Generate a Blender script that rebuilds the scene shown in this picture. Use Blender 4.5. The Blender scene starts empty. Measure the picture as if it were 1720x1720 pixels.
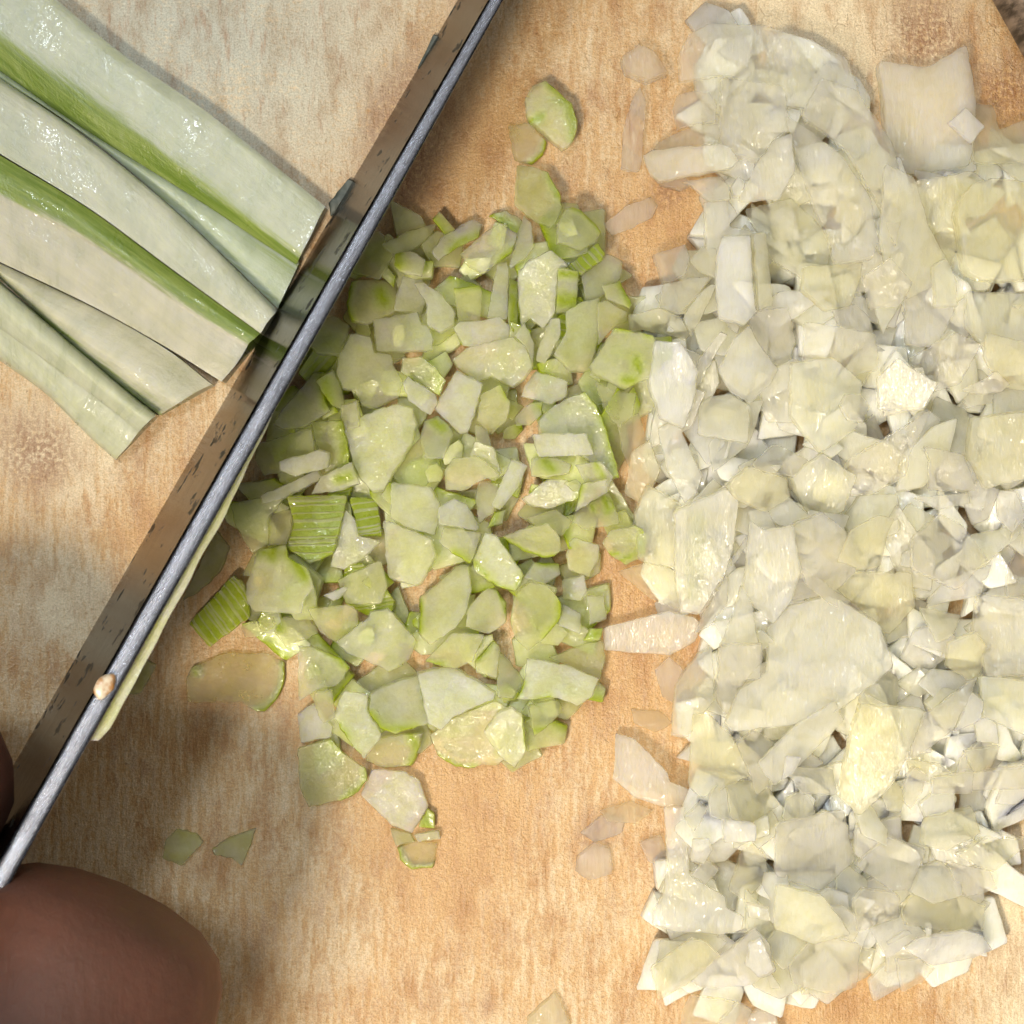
import bpy, bmesh, math, random
import numpy as np
from mathutils import Vector, Matrix, noise
from mathutils.geometry import delaunay_2d_cdt

random.seed(7)
R = random.Random(11)
SC = bpy.context.scene
COL = SC.collection
MM = 0.001
D = 185.0            # camera height above the board, mm
PX = 0.05            # mm of board per photo pixel

# ------------------------------------------------------------------ camera, light, exposure
cam_d = bpy.data.cameras.new('camera')
cam = bpy.data.objects.new('camera', cam_d)
COL.objects.link(cam)
cam.location = (0, 0, D * MM)
cam_d.sensor_width = 36.0
cam_d.lens = 18.0 * D / 43.0
cam_d.clip_start = 0.005
cam_d.clip_end = 20.0
cam_d.dof.use_dof = True
cam_d.dof.focus_distance = (D - 4.0) * MM
cam_d.dof.aperture_fstop = cam_d.lens / 1.0
SC.camera = cam

world = bpy.data.worlds.new('World')
SC.world = world
world.use_nodes = True
wb = world.node_tree.nodes['Background']
wb.inputs['Color'].default_value = (0.95, 0.93, 0.88, 1)
wb.inputs['Strength'].default_value = 0.41


def area_lamp(name, loc, target, size, power, colour, shape='DISK', size_y=None):
    l = bpy.data.lights.new(name, 'AREA')
    l.shape = shape
    l.size = size
    if size_y:
        l.size_y = size_y
    l.energy = power
    l.color = colour
    o = bpy.data.objects.new(name, l)
    COL.objects.link(o)
    o.location = loc
    d = Vector(target) - Vector(loc)
    o.rotation_euler = d.to_track_quat('-Z', 'Y').to_euler()
    o['kind'] = 'helper'
    return o


# warm kitchen spot from the lower left, beamed at the heaps; cool window light from the upper left
def spot_lamp(name, loc, target, cone, radius, power, colour):
    l = bpy.data.lights.new(name, 'SPOT')
    l.spot_size = math.radians(cone)
    l.spot_blend = 1.0
    l.shadow_soft_size = radius
    l.energy = power
    l.color = colour
    o = bpy.data.objects.new(name, l)
    COL.objects.link(o)
    o.location = loc
    o.rotation_euler = (Vector(target) - Vector(loc)).to_track_quat('-Z', 'Y').to_euler()
    o['kind'] = 'helper'


spot_lamp('kitchen_lamp', (-0.18, -0.27, 0.55), (0.026, -0.026, 0.0), 23.0, 0.055, 18.0, (1.0, 0.88, 0.70))
area_lamp('window_light', (-0.125, 0.135, 0.55), (0.0, 0.01, 0.0), 0.08, 0.95, (0.84, 0.94, 1.0), 'RECTANGLE', 0.06)

SC.render.engine = 'CYCLES'
SC.cycles.use_denoising = True
try:
    SC.cycles.denoiser = 'OPENIMAGEDENOISE'
except Exception:
    pass
SC.cycles.max_bounces = 7
SC.cycles.transmission_bounces = 10
SC.cycles.transparent_max_bounces = 48
SC.cycles.sample_clamp_indirect = 4.0
SC.cycles.use_adaptive_sampling = True
SC.cycles.adaptive_threshold = 0.08
SC.cycles.adaptive_min_samples = 16
SC.view_settings.view_transform = 'Standard'
SC.view_settings.look = 'None'
SC.view_settings.gamma = 1.0
SC.view_settings.use_curve_mapping = False
SC.view_settings.exposure = 0.12


# ------------------------------------------------------------------ helpers
def at(px, py, z=0.0):
    """photo pixel -> place (mm) on the level z above the board"""
    k = (D - z) / D * PX
    return ((px - 860.0) * k, (860.0 - py) * k, z)


def pts(s):
    return [tuple(float(v) for v in q.split(',')) for q in s.split()]


def link_mesh(name, verts, faces, mat, parent=None, tint=None, smooth=True, sharp=None):
    me = bpy.data.meshes.new(name)
    me.from_pydata([tuple(c * MM for c in v) for v in verts], [], faces)
    if tint is not None:
        a = me.attributes.new('tint', 'FLOAT_COLOR', 'POINT')
        a.data.foreach_set('color', np.asarray(tint, dtype=np.float32).ravel())
    me.validate()
    if smooth:
        me.polygons.foreach_set('use_smooth', [True] * len(me.polygons))
        if sharp:
            me.set_sharp_from_angle(angle=math.radians(sharp))
    me.update()
    me.materials.append(mat)
    o = bpy.data.objects.new(name, me)
    COL.objects.link(o)
    if parent:
        o.parent = parent
    return o


def tag(o, label, cat, group=None, kind=None):
    o['label'] = label
    o['category'] = cat
    if group:
        o['group'] = group
    if kind:
        o['kind'] = kind
    return o


class NT:
    """tiny node-tree writer"""
    def __init__(self, name):
        self.m = bpy.data.materials.new(name)
        self.m.use_nodes = True
        self.t = self.m.node_tree
        self.t.nodes.clear()
        self.out = self.t.nodes.new('ShaderNodeOutputMaterial')

    def n(self, typ, **kw):
        nd = self.t.nodes.new('ShaderNode' + typ)
        ins = kw.pop('i', {})
        for k, v in kw.items():
            setattr(nd, k, v)
        for k, v in ins.items():
            self.put(nd, k, v)
        return nd

    def put(self, nd, k, v):
        s = nd.inputs[k]
        if hasattr(v, 'is_output') or isinstance(v, bpy.types.NodeSocket):
            self.t.links.new(v, s)
        else:
            s.default_value = v

    def math(self, op, a, b=0.0, clamp=False):
        nd = self.t.nodes.new('ShaderNodeMath')
        nd.operation = op
        nd.use_clamp = clamp
        self.put(nd, 0, a)
        self.put(nd, 1, b)
        return nd.outputs[0]

    def mix(self, f, a, b, blend='MIX'):
        nd = self.t.nodes.new('ShaderNodeMix')
        nd.data_type = 'RGBA'
        nd.blend_type = blend
        nd.clamp_factor = True
        self.put(nd, 0, f)
        self.put(nd, 6, a)
        self.put(nd, 7, b)
        return nd.outputs[2]

    def ramp(self, v, lo, hi, a=0.0, b=1.0):
        nd = self.t.nodes.new('ShaderNodeMapRange')
        nd.interpolation_type = 'SMOOTHSTEP'
        self.put(nd, 0, v)
        for k, x in zip((1, 2, 3, 4), (lo, hi, a, b)):
            self.put(nd, k, x)
        return nd.outputs[0]

    def noise(self, vec, scale, detail=3.0, rough=0.55, dist=0.0):
        nd = self.n('TexNoise')
        self.put(nd, 'Vector', vec)
        self.put(nd, 'Scale', scale)
        self.put(nd, 'Detail', detail)
        self.put(nd, 'Roughness', rough)
        self.put(nd, 'Distortion', dist)
        return nd.outputs[0]

    def mapped(self, vec, scale=(1, 1, 1), rot=(0, 0, 0), loc=(0, 0, 0)):
        nd = self.n('Mapping')
        self.put(nd, 'Vector', vec)
        self.put(nd, 'Scale', scale)
        self.put(nd, 'Rotation', rot)
        self.put(nd, 'Location', loc)
        return nd.outputs[0]


def rgb(r, g, b):
    return (r, g, b, 1.0)


# ------------------------------------------------------------------ materials
def mat_board():
    T = NT('stained_board')
    geo = T.n('NewGeometry')
    p = T.mapped(geo.outputs['Position'], (1000, 1000, 1000))     # mm

    def blob(px, py, rad, stretch=1.0, rot=0.0):
        x, y, _ = at(px, py)
        v = T.n('VectorMath', operation='SUBTRACT', i={0: p, 1: (x, y, 0)}).outputs[0]
        v = T.mapped(v, (1, stretch, 0), (0, 0, rot))
        d = T.n('VectorMath', operation='LENGTH', i={0: v}).outputs['Value']
        return T.ramp(d, 0.0, rad * PX, 1.0, 0.0)

    def total(bs):
        s = bs[0]
        for b in bs[1:]:
            s = T.math('ADD', s, b)
        return s
    wob = T.noise(p, 0.16, 4.0, 0.6)
    big = T.noise(p, 0.075, 4.0, 0.6, 0.6)
    fib_v = T.mapped(p, (1.25, 0.20, 1), (0, 0, math.radians(-12)))
    fib = T.noise(fib_v, 1.5, 4.0, 0.65)
    fib2_v = T.mapped(p, (0.9, 0.16, 1), (0, 0, math.radians(-40)))
    fib2 = T.noise(fib2_v, 1.5, 4.0, 0.65)
    diag = total([blob(1500, 60, 520), blob(1050, 200, 300)])
    fibm = T.n('Mix', data_type='FLOAT', i={0: T.math('MINIMUM', diag, 1.0), 2: fib, 3: fib2}).outputs[0]
    grain = T.noise(p, 2.6, 3.0, 0.6)
    fine = T.noise(p, 6.5, 2.0, 0.6)
    # worn pale plastic against orange food stain
    white = total([blob(330, 60, 520), blob(1740, 1600, 260, 0.5), blob(1420, 40, 330),
                   blob(110, 1010, 150), blob(80, 740, 180)])
    stain = total([blob(690, 260, 150, 0.6, 0.5), blob(780, 210, 200), blob(1120, 360, 130), blob(1010, 1130, 190),
                   blob(760, 1390, 260), blob(1450, 1680, 210), blob(260, 900, 160), blob(1040, 980, 140),
                   blob(1690, 230, 150), blob(720, 60, 80)])
    w = T.math('ADD', T.math('MULTIPLY', T.math('SUBTRACT', big, 0.5), 1.0), 0.34)
    w = T.math('ADD', w, T.math('MULTIPLY', white, 0.62))
    w = T.math('SUBTRACT', w, T.math('MULTIPLY', stain, 0.45))
    w = T.math('ADD', w, T.math('MULTIPLY', T.math('SUBTRACT', fibm, 0.5), 2.3))
    w = T.math('ADD', w, T.math('MULTIPLY', T.math('SUBTRACT', grain, 0.5), 1.0))
    w = T.ramp(w, -0.05, 1.0)
    c = T.mix(w, rgb(0.53, 0.32, 0.135), rgb(0.72, 0.595, 0.40))
    grey = T.math('MULTIPLY', blob(330, 40, 620), T.ramp(T.math('ADD', T.math('MULTIPLY', grain, 0.5), T.math('MULTIPLY', wob, 0.5)), 0.28, 0.52))  # dimmer, cooler light of the upper-left corner painted into the board colour
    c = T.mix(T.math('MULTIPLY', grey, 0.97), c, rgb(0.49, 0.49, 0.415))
    # darker brown pigment sitting in the fibres
    pig = T.ramp(T.math('ADD', T.math('MULTIPLY', fibm, 0.75), T.math('MULTIPLY', wob, 0.45)), 0.60, 0.80)
    c = T.mix(T.math('MULTIPLY', pig, 0.50), c, rgb(0.36, 0.16, 0.055))
    brown = total([blob(680, 240, 120, 0.5, 0.45), blob(1560, 60, 130), blob(1690, 150, 110), blob(1110, 1000, 60), blob(1125, 320, 60), blob(1000, 1400, 60), blob(60, 760, 120)])
    c = T.mix(T.math('MULTIPLY', T.math('MULTIPLY', brown, T.ramp(grain, 0.30, 0.60)), 0.80), c, rgb(0.26, 0.11, 0.04))
    mot = T.noise(T.mapped(p, (1.0, 0.45, 1), (0, 0, math.radians(-15))), 0.42, 6.0, 0.72)
    c = T.mix(T.ramp(mot, 0.42, 0.70, 0.0, 0.7), c, T.mix(1.0, c, rgb(0.66, 0.50, 0.36), 'MULTIPLY'))
    # hair-line cuts and specks
    crk_v = T.n('VectorMath', operation='ADD', i={0: p, 1: T.n('VectorMath', operation='SCALE', i={0: T.n(
        'TexNoise', i={'Vector': p, 'Scale': 0.9, 'Detail': 3.0}).outputs[1], 'Scale': 1.5}).outputs[0]}).outputs[0]
    vor = T.n('TexVoronoi', feature='DISTANCE_TO_EDGE', i={'Vector': T.mapped(crk_v, (1.0, 0.55, 1), (0, 0, -0.6)), 'Scale': 0.55}).outputs['Distance']
    cm = T.math('MULTIPLY', T.ramp(vor, 0.0, 0.045, 1.0, 0.0),
                T.ramp(T.math('ADD', T.noise(p, 0.55, 2.0), T.math('MULTIPLY', diag, 0.16)), 0.62, 0.74))
    spk = T.ramp(T.noise(T.mapped(p, (1, 0.6, 1), (0, 0, -0.5)), 1.9, 2.0, 0.5), 0.70, 0.76)
    c = T.mix(T.math('MULTIPLY', T.math('MAXIMUM', T.math('MULTIPLY', cm, 0.55), T.math('MULTIPLY', spk, 0.9)), 0.42), c, rgb(0.16, 0.07, 0.025))
    c = T.mix(1.0, c, T.n('CombineColor', i={0: T.ramp(fine, 0.25, 0.75, 0.80, 1.15), 1: T.ramp(fine, 0.25, 0.75, 0.79, 1.15), 2: T.ramp(fine, 0.25, 0.75, 0.76, 1.15)}).outputs[0], 'MULTIPLY')
    h = T.math('ADD', T.math('MULTIPLY', grain, 0.9), T.math('MULTIPLY', fine, 0.45))
    h = T.math('ADD', h, T.math('MULTIPLY', fibm, 0.9))
    h = T.math('SUBTRACT', h, T.math('MULTIPLY', cm, 0.25))
    bump = T.n('Bump', i={'Height': h, 'Distance': 0.00014, 'Strength': 0.9})
    b = T.n('BsdfPrincipled', i={'Base Color': c, 'Roughness': 0.30, 'Specular IOR Level': 0.5, 'Normal': bump.outputs[0]})
    T.t.links.new(b.outputs[0], T.out.inputs[0])
    return T.m


def mat_veg(name, pale, pale2, green, sss_rad, sss_scale, trans, rough, bump_d, grain_scale):
    """onion and celery flesh: tint.r = green skin, tint.g = rib coordinate (mm), tint.b = ribbed skin face"""
    T = NT(name)
    tc = T.n('TexCoord')
    info = T.n('ObjectInfo')
    p = T.n('VectorMath', operation='ADD', i={0: T.mapped(tc.outputs['Object'], (1000, 1000, 1000)),
            1: T.n('VectorMath', operation='SCALE', i={0: (37.0, 61.0, 13.0), 'Scale': info.outputs['Random']}).outputs[0]}).outputs[0]
    at_ = T.n('Attribute', attribute_name='tint')
    sep = T.n('SeparateColor', i={0: at_.outputs['Color']})
    g, rib, face = sep.outputs[0], sep.outputs[1], sep.outputs[2]
    n1 = T.noise(p, 0.55, 2.0, 0.6)
    n2 = T.noise(p, grain_scale, 2.0, 0.65)
    n3 = T.noise(p, 0.9, 2.0, 0.6)
    c = T.mix(T.ramp(n1, 0.32, 0.70), rgb(*pale), rgb(*pale2))
    c = T.mix(1.0, c, info.outputs['Color'], 'MULTIPLY')
    # ribbed outer skin: green with paler strings
    w = T.math('SINE', T.math('ADD', T.math('MULTIPLY', rib, 9.5), T.math('MULTIPLY', n3, 2.0)), 0.0)
    w2 = T.math('SINE', T.math('ADD', T.math('MULTIPLY', rib, 3.7), T.math('MULTIPLY', n1, 1.5)), 0.0)
    string = T.math('MULTIPLY', T.math('MAXIMUM', T.ramp(w, 0.55, 0.98), T.ramp(w2, 0.80, 1.0)), face)
    gg = T.math('MULTIPLY', g, T.ramp(T.math('ADD', n3, T.math('MULTIPLY', g, 0.45)), 0.34, 0.62))
    gg = T.math('MULTIPLY', gg, T.math('SUBTRACT', 1.0, T.math('MULTIPLY', string, 0.5)))
    c = T.mix(gg, c, rgb(*green))
    lo = T.ramp(n2, 0.25, 0.75, 0.95, 1.04)
    c = T.mix(1.0, c, T.n('CombineColor', i={0: lo, 1: lo, 2: lo}).outputs[0], 'MULTIPLY')
    hgt = T.math('ADD', T.math('MULTIPLY', n2, 0.5), T.math('MULTIPLY', T.noise(p, grain_scale * 0.32, 2.0), 1.2))
    hgt = T.math('ADD', hgt, T.math('MULTIPLY', string, 0.6))
    bump = T.n('Bump', i={'Height': hgt, 'Distance': bump_d, 'Strength': 0.8})
    b = T.n('BsdfPrincipled', i={'Base Color': c, 'Roughness': T.ramp(n3, 0.3, 0.7, rough - 0.10, rough + 0.12), 'IOR': 1.37, 'Normal': bump.outputs[0]})
    T.put(b, 'Specular IOR Level', 0.62)
    T.put(b, 'Coat Weight', 0.7)
    T.put(b, 'Coat Roughness', 0.06)
    T.put(b, 'Coat Normal', T.n('Bump', i={'Height': T.noise(p, 1.2, 2.5, 0.55), 'Distance': 0.00026, 'Strength': 1.0}).outputs[0])
    T.put(b, 'Subsurface Weight', 1.0)
    T.put(b, 'Subsurface Radius', sss_rad)
    T.put(b, 'Subsurface Scale', sss_scale)
    if not trans:
        T.t.links.new(b.outputs[0], T.out.inputs[0])
        return T.m
    # watery flesh lets what lies below show through (object alpha = how watery)
    tp = T.n('BsdfTransparent', i={'Color': T.mix(0.30, rgb(1, 1, 1), c)})
    amt = T.math('MULTIPLY', T.math('MULTIPLY', info.outputs['Alpha'], trans), T.math('SUBTRACT', 1.0, T.math('MULTIPLY', gg, 0.8)))
    mx = T.n('MixShader', i={0: T.math('MINIMUM', amt, 0.86)})
    T.t.links.new(b.outputs[0], mx.inputs[1])
    T.t.links.new(tp.outputs[0], mx.inputs[2])
    T.t.links.new(mx.outputs[0], T.out.inputs[0])
    return T.m


def mat_onion(name, trans, sss):
    """watery white flesh; object colour tints it, object alpha = how watery"""
    T = NT(name)
    tc = T.n('TexCoord')
    info = T.n('ObjectInfo')
    p = T.n('VectorMath', operation='ADD', i={0: T.mapped(tc.outputs['Object'], (1000, 1000, 1000)),
            1: T.n('VectorMath', operation='SCALE', i={0: (37.0, 61.0, 13.0), 'Scale': info.outputs['Random']}).outputs[0]}).outputs[0]
    n1 = T.noise(p, 0.45, 2.0, 0.6)
    n2 = T.noise(T.mapped(p, (1, 0.16, 1)), 2.2, 3.0, 0.65)
    c = T.mix(T.ramp(n1, 0.32, 0.70), rgb(*ONION_C[0]), rgb(*ONION_C[1]))
    c = T.mix(T.ramp(n2, 0.48, 0.72, 0.0, 0.35), c, rgb(0.80, 0.78, 0.52))
    c = T.mix(1.0, c, info.outputs['Color'], 'MULTIPLY')
    at_ = T.n('Attribute', attribute_name='tint')
    c = T.mix(at_.outputs['Fac'], c, rgb(*ONION_C[2]))
    bump = T.n('Bump', i={'Height': n2, 'Distance': 0.00014, 'Strength': 0.8})
    b = T.n('BsdfPrincipled', i={'Base Color': c, 'Roughness': T.ramp(n1, 0.3, 0.7, 0.18, 0.42), 'IOR': 1.37, 'Normal': bump.outputs[0]})
    T.put(b, 'Specular IOR Level', 0.6)
    T.put(b, 'Coat Weight', 0.8)
    T.put(b, 'Coat Roughness', 0.07)
    T.put(b, 'Coat Normal', T.n('Bump', i={'Height': T.noise(p, 1.1, 2.0, 0.5), 'Distance': 0.00026, 'Strength': 1.0}).outputs[0])
    if sss:
        T.put(b, 'Subsurface Weight', 1.0)
        T.put(b, 'Subsurface Radius', (1.0, 0.96, 0.75))
        T.put(b, 'Subsurface Scale', sss)
        body = b
    else:
        tl = T.n('BsdfTranslucent', i={'Color': T.mix(0.4, c, rgb(1, 0.99, 0.92))})
        body = T.n('MixShader', i={0: 0.45})
        T.t.links.new(b.outputs[0], body.inputs[1])
        T.t.links.new(tl.outputs[0], body.inputs[2])
    if trans:
        tp = T.n('BsdfTransparent', i={'Color': T.mix(0.22, rgb(1, 1, 1), c)})
        mx = T.n('MixShader', i={0: T.math('MINIMUM', T.math('MULTIPLY', info.outputs['Alpha'], trans), 0.86)})
        T.t.links.new(body.outputs[0], mx.inputs[1])
        T.t.links.new(tp.outputs[0], mx.inputs[2])
        body = mx
    T.t.links.new(body.outputs[0], T.out.inputs[0])
    return T.m


def mat_stalk():
    """celery sticks: tint.r = green, tint.g = across (mm), tint.b = along (mm)"""
    T = NT('celery_stick_flesh')
    at_ = T.n('Attribute', attribute_name='tint')
    info = T.n('ObjectInfo')
    sep = T.n('SeparateColor', i={0: at_.outputs['Color']})
    uv = T.n('CombineXYZ', i={0: sep.outputs[1], 1: sep.outputs[2], 2: T.math('MULTIPLY', info.outputs['Random'], 40.0)}).outputs[0]
    streak = T.noise(T.mapped(uv, (1.0, 0.045, 1)), 2.2, 5.0, 0.62)
    streak2 = T.noise(T.mapped(uv, (1.0, 0.02, 1)), 0.55, 3.0, 0.55)
    blot = T.noise(uv, 0.22, 3.0, 0.6)
    fine = T.noise(uv, 4.0, 3.0, 0.6)
    c = T.mix(T.ramp(blot, 0.3, 0.7), rgb(0.44, 0.455, 0.345), rgb(0.55, 0.555, 0.45))
    c = T.mix(T.math('MULTIPLY', T.ramp(streak2, 0.45, 0.72), 0.30), c, rgb(0.42, 0.42, 0.22))
    c = T.mix(1.0, c, info.outputs['Color'], 'MULTIPLY')
    g = T.math('ADD', sep.outputs[0], T.math('MULTIPLY', T.math('MULTIPLY', T.math('SUBTRACT', streak, 0.5), 1.5), T.ramp(sep.outputs[0], 0.04, 0.3)), True)
    gc = T.mix(T.ramp(streak, 0.35, 0.65), rgb(0.15, 0.225, 0.025), rgb(0.25, 0.31, 0.07))
    c = T.mix(T.ramp(g, 0.08, 0.85), c, gc)
    lo = T.ramp(streak, 0.25, 0.75, 0.95, 1.04)
    c = T.mix(1.0, c, T.n('CombineColor', i={0: lo, 1: lo, 2: lo}).outputs[0], 'MULTIPLY')
    h = T.math('ADD', T.math('MULTIPLY', streak, 0.7), T.math('MULTIPLY', fine, 0.35))
    h = T.math('ADD', h, T.math('MULTIPLY', T.noise(T.mapped(uv, (1, 0.5, 1)), 1.3, 3.0), 1.3))
    bump = T.n('Bump', i={'Height': h, 'Distance': 0.00016, 'Strength': 0.45})
    b = T.n('BsdfPrincipled', i={'Base Color': c, 'Roughness': T.ramp(blot, 0.3, 0.7, 0.24, 0.42), 'IOR': 1.38, 'Normal': bump.outputs[0]})
    T.put(b, 'Subsurface Weight', 0.8)
    T.put(b, 'Subsurface Radius', (1.0, 0.95, 0.5))
    T.put(b, 'Subsurface Scale', 0.0011)
    T.put(b, 'Coat Weight', T.ramp(T.noise(uv, 0.16, 3.0, 0.6), 0.48, 0.74, 0.05, 0.7))
    T.put(b, 'Coat Roughness', 0.08)
    T.put(b, 'Coat Normal', T.n('Bump', i={'Height': T.noise(uv, 0.9, 2.5, 0.55), 'Distance': 0.00016, 'Strength': 1.0}).outputs[0])
    T.t.links.new(b.outputs[0], T.out.inputs[0])
    return T.m


def mat_steel(name, base, rough, dark_amount, grit):
    """tint.g = across the blade (mm), tint.b = along (mm)"""
    T = NT(name)
    at_ = T.n('Attribute', attribute_name='tint')
    sep = T.n('SeparateColor', i={0: at_.outputs['Color']})
    uv = T.n('CombineXYZ', i={0: sep.outputs[1], 1: sep.outputs[2], 2: 0.0}).outputs[0]
    brush = T.noise(T.mapped(uv, (1.0, 0.06, 1)), 2.4, 4.0, 0.6)
    smear = T.noise(T.mapped(uv, (1.0, 0.5, 1)), 0.35, 3.0, 0.6)
    speck = T.noise(uv, 5.0, 3.0, 0.7)
    pit = T.noise(T.mapped(uv, (0.20, 0.26, 1)), 1.0, 4.0, 0.62)
    dark = T.math('MULTIPLY', T.ramp(pit, 0.60, 0.62), dark_amount)
    c = T.mix(T.ramp(smear, 0.3, 0.7), rgb(*[v * 0.8 for v in base]), rgb(*base))
    c = T.mix(T.math('MULTIPLY', T.ramp(speck, 0.5, 0.75), grit), c, rgb(*[min(1, v * 1.6) for v in base]))
    c = T.mix(T.math('MULTIPLY', T.ramp(speck, 0.45, 0.2), grit), c, rgb(*[v * 0.35 for v in base]))
    c = T.mix(dark, c, rgb(0.012, 0.012, 0.010))
    r = T.math('ADD', T.ramp(brush, 0.3, 0.7, rough - 0.05, rough + 0.07), T.math('MULTIPLY', dark, 0.4))
    h = T.math('ADD', T.math('MULTIPLY', brush, 0.5), T.math('MULTIPLY', speck, grit))
    h = T.math('ADD', h, T.math('MULTIPLY', smear, 0.6))
    bump = T.n('Bump', i={'Height': h, 'Distance': 0.0001, 'Strength': 0.35 + 0.4 * grit})
    b = T.n('BsdfPrincipled', i={'Base Color': c, 'Metallic': T.math('SUBTRACT', 1.0, T.math('MULTIPLY', dark, 0.8)), 'Roughness': r, 'Normal': bump.outputs[0]})
    T.put(b, 'Specular Tint', rgb(0.56, 0.54, 0.52))
    T.t.links.new(b.outputs[0], T.out.inputs[0])
    return T.m


def mat_skin():
    T = NT('brown_skin')
    tc = T.n('TexCoord')
    p = T.mapped(tc.outputs['Object'], (1000, 1000, 1000))
    n1 = T.noise(p, 0.12, 3.0)
    n2 = T.noise(p, 1.1, 4.0, 0.6)
    c = T.mix(T.ramp(n1, 0.3, 0.7), rgb(0.105, 0.038, 0.019), rgb(0.135, 0.049, 0.026))
    c = T.mix(T.math('MULTIPLY', T.ramp(n2, 0.5, 0.8), 0.35), c, rgb(0.075, 0.03, 0.018))
    h = T.math('ADD', T.math('MULTIPLY', T.noise(T.mapped(p, (1.0, 0.25, 1), (0, 0, 0.6)), 1.2, 3.0), 0.8), T.math('MULTIPLY', n2, 0.8))
    bump = T.n('Bump', i={'Height': h, 'Distance': 0.00025, 'Strength': 0.4})
    b = T.n('BsdfPrincipled', i={'Base Color': c, 'Roughness': 0.62, 'Normal': bump.outputs[0]})
    T.put(b, 'Subsurface Weight', 0.5)
    T.put(b, 'Subsurface Radius', (1.0, 0.35, 0.2))
    T.put(b, 'Subsurface Scale', 0.002)
    T.t.links.new(b.outputs[0], T.out.inputs[0])
    return T.m


def mat_simple(name, c1, c2, scale, rough, stretch=(1, 1, 1), bump_d=0.0001):
    T = NT(name)
    tc = T.n('TexCoord')
    p = T.mapped(tc.outputs['Object'], (1000 * stretch[0], 1000 * stretch[1], 1000 * stretch[2]))
    n = T.noise(p, scale, 4.0, 0.6)
    c = T.mix(T.ramp(n, 0.35, 0.65), rgb(*c1), rgb(*c2))
    bump = T.n('Bump', i={'Height': n, 'Distance': bump_d, 'Strength': 0.6})
    b = T.n('BsdfPrincipled', i={'Base Color': c, 'Roughness': rough, 'Normal': bump.outputs[0]})
    T.t.links.new(b.outputs[0], T.out.inputs[0])
    return T.m


ONION_C = ((0.91, 0.865, 0.64), (0.945, 0.92, 0.77), (0.42, 0.50, 0.16))
CELERY_C = ((0.765, 0.77, 0.42), (0.85, 0.85, 0.60), (0.29, 0.36, 0.008))
M = {
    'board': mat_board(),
    'onion': mat_onion('onion_flesh', 0.0, 0.003),
    'onion_wet': mat_onion('watery_onion_flesh', 0.86, 0.003),
    'celery': mat_veg('celery_flesh', *CELERY_C, (0.95, 1.0, 0.5), 0.0022, 0.0, 0.36, 0.00010, 4.0),
    'celery_wet': mat_veg('watery_celery_flesh', *CELERY_C, (0.95, 1.0, 0.5), 0.0024, 0.98, 0.32, 0.00010, 4.0),
    'stalk': mat_stalk(),
    'blade': mat_steel('blade_steel', (0.15, 0.152, 0.158), 0.11, 1.0, 0.12),
    'spine': mat_steel('spine_steel', (0.36, 0.37, 0.42), 0.24, 0.0, 0.9),
    'skin': mat_skin(),
    'flake': mat_simple('dark_flake', (0.035, 0.045, 0.035), (0.075, 0.085, 0.07), 1.2, 0.5),
    'crumb': mat_simple('toasted_crumb', (0.75, 0.66, 0.50), (0.42, 0.18, 0.04), 0.9, 0.3),
    'wood': mat_simple('striped_wood', (0.03, 0.018, 0.010), (0.24, 0.17, 0.12), 0.9, 0.5, (1.2, 1.2, 0.05)),
    'nail': mat_simple('finger_nail', (0.40, 0.22, 0.17), (0.45, 0.26, 0.20), 0.4, 0.3),
}


# ------------------------------------------------------------------ the cutting board
def build_board():
    bm = bmesh.new()
    bmesh.ops.create_cube(bm, size=1.0)
    bmesh.ops.scale(bm, vec=(0.42, 0.30, 0.014), verts=bm.verts)
    bmesh.ops.translate(bm, vec=(0.0, 0.0, -0.007), verts=bm.verts)
    vert = [e for e in bm.edges if abs(e.verts[0].co.z - e.verts[1].co.z) > 0.001]
    bmesh.ops.bevel(bm, geom=vert, offset=0.02, segments=8, affect='EDGES')
    rim = [e for e in bm.edges if len(e.link_faces) == 2 and abs(e.link_faces[0].normal.z) + abs(e.link_faces[1].normal.z) > 0.9 and abs(e.link_faces[0].normal.z - e.link_faces[1].normal.z) > 0.5]
    bmesh.ops.bevel(bm, geom=rim, offset=0.0015, segments=3, affect='EDGES')
    me = bpy.data.meshes.new('cutting_board')
    bm.to_mesh(me)
    bm.free()
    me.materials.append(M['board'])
    o = bpy.data.objects.new('cutting_board', me)
    COL.objects.link(o)
    tag(o, 'worn pale cutting board with orange stains under all the chopped vegetables', 'cutting board', kind='structure')


build_board()


# ------------------------------------------------------------------ celery sticks waiting to be cut
def spline(line, t):
    """Catmull-Rom through photo points, t in 0..1 by length; straight on before the first point"""
    seg = [math.dist(line[i], line[i + 1]) for i in range(len(line) - 1)]
    L = sum(seg)
    if t <= 0:
        a, b = line[0], line[1]
        d = math.dist(a, b)
        return tuple(a[k] + (b[k] - a[k]) / d * t * L for k in (0, 1))
    s = min(t, 1.0) * L
    i = 0
    while i < len(seg) - 1 and s > seg[i]:
        s -= seg[i]
        i += 1
    u = s / seg[i]
    p1, p2 = line[i], line[i + 1]
    p0 = line[i - 1] if i > 0 else tuple(2 * p1[k] - p2[k] for k in (0, 1))
    p3 = line[i + 2] if i + 2 < len(line) else tuple(2 * p2[k] - p1[k] for k in (0, 1))
    return tuple(0.5 * (2 * p1[k] + (p2[k] - p0[k]) * u + (2 * p0[k] - 5 * p1[k] + 4 * p2[k] - p3[k]) * u * u
                        + (3 * p1[k] - p0[k] - 3 * p2[k] + p3[k]) * u ** 3) for k in (0, 1))


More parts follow.
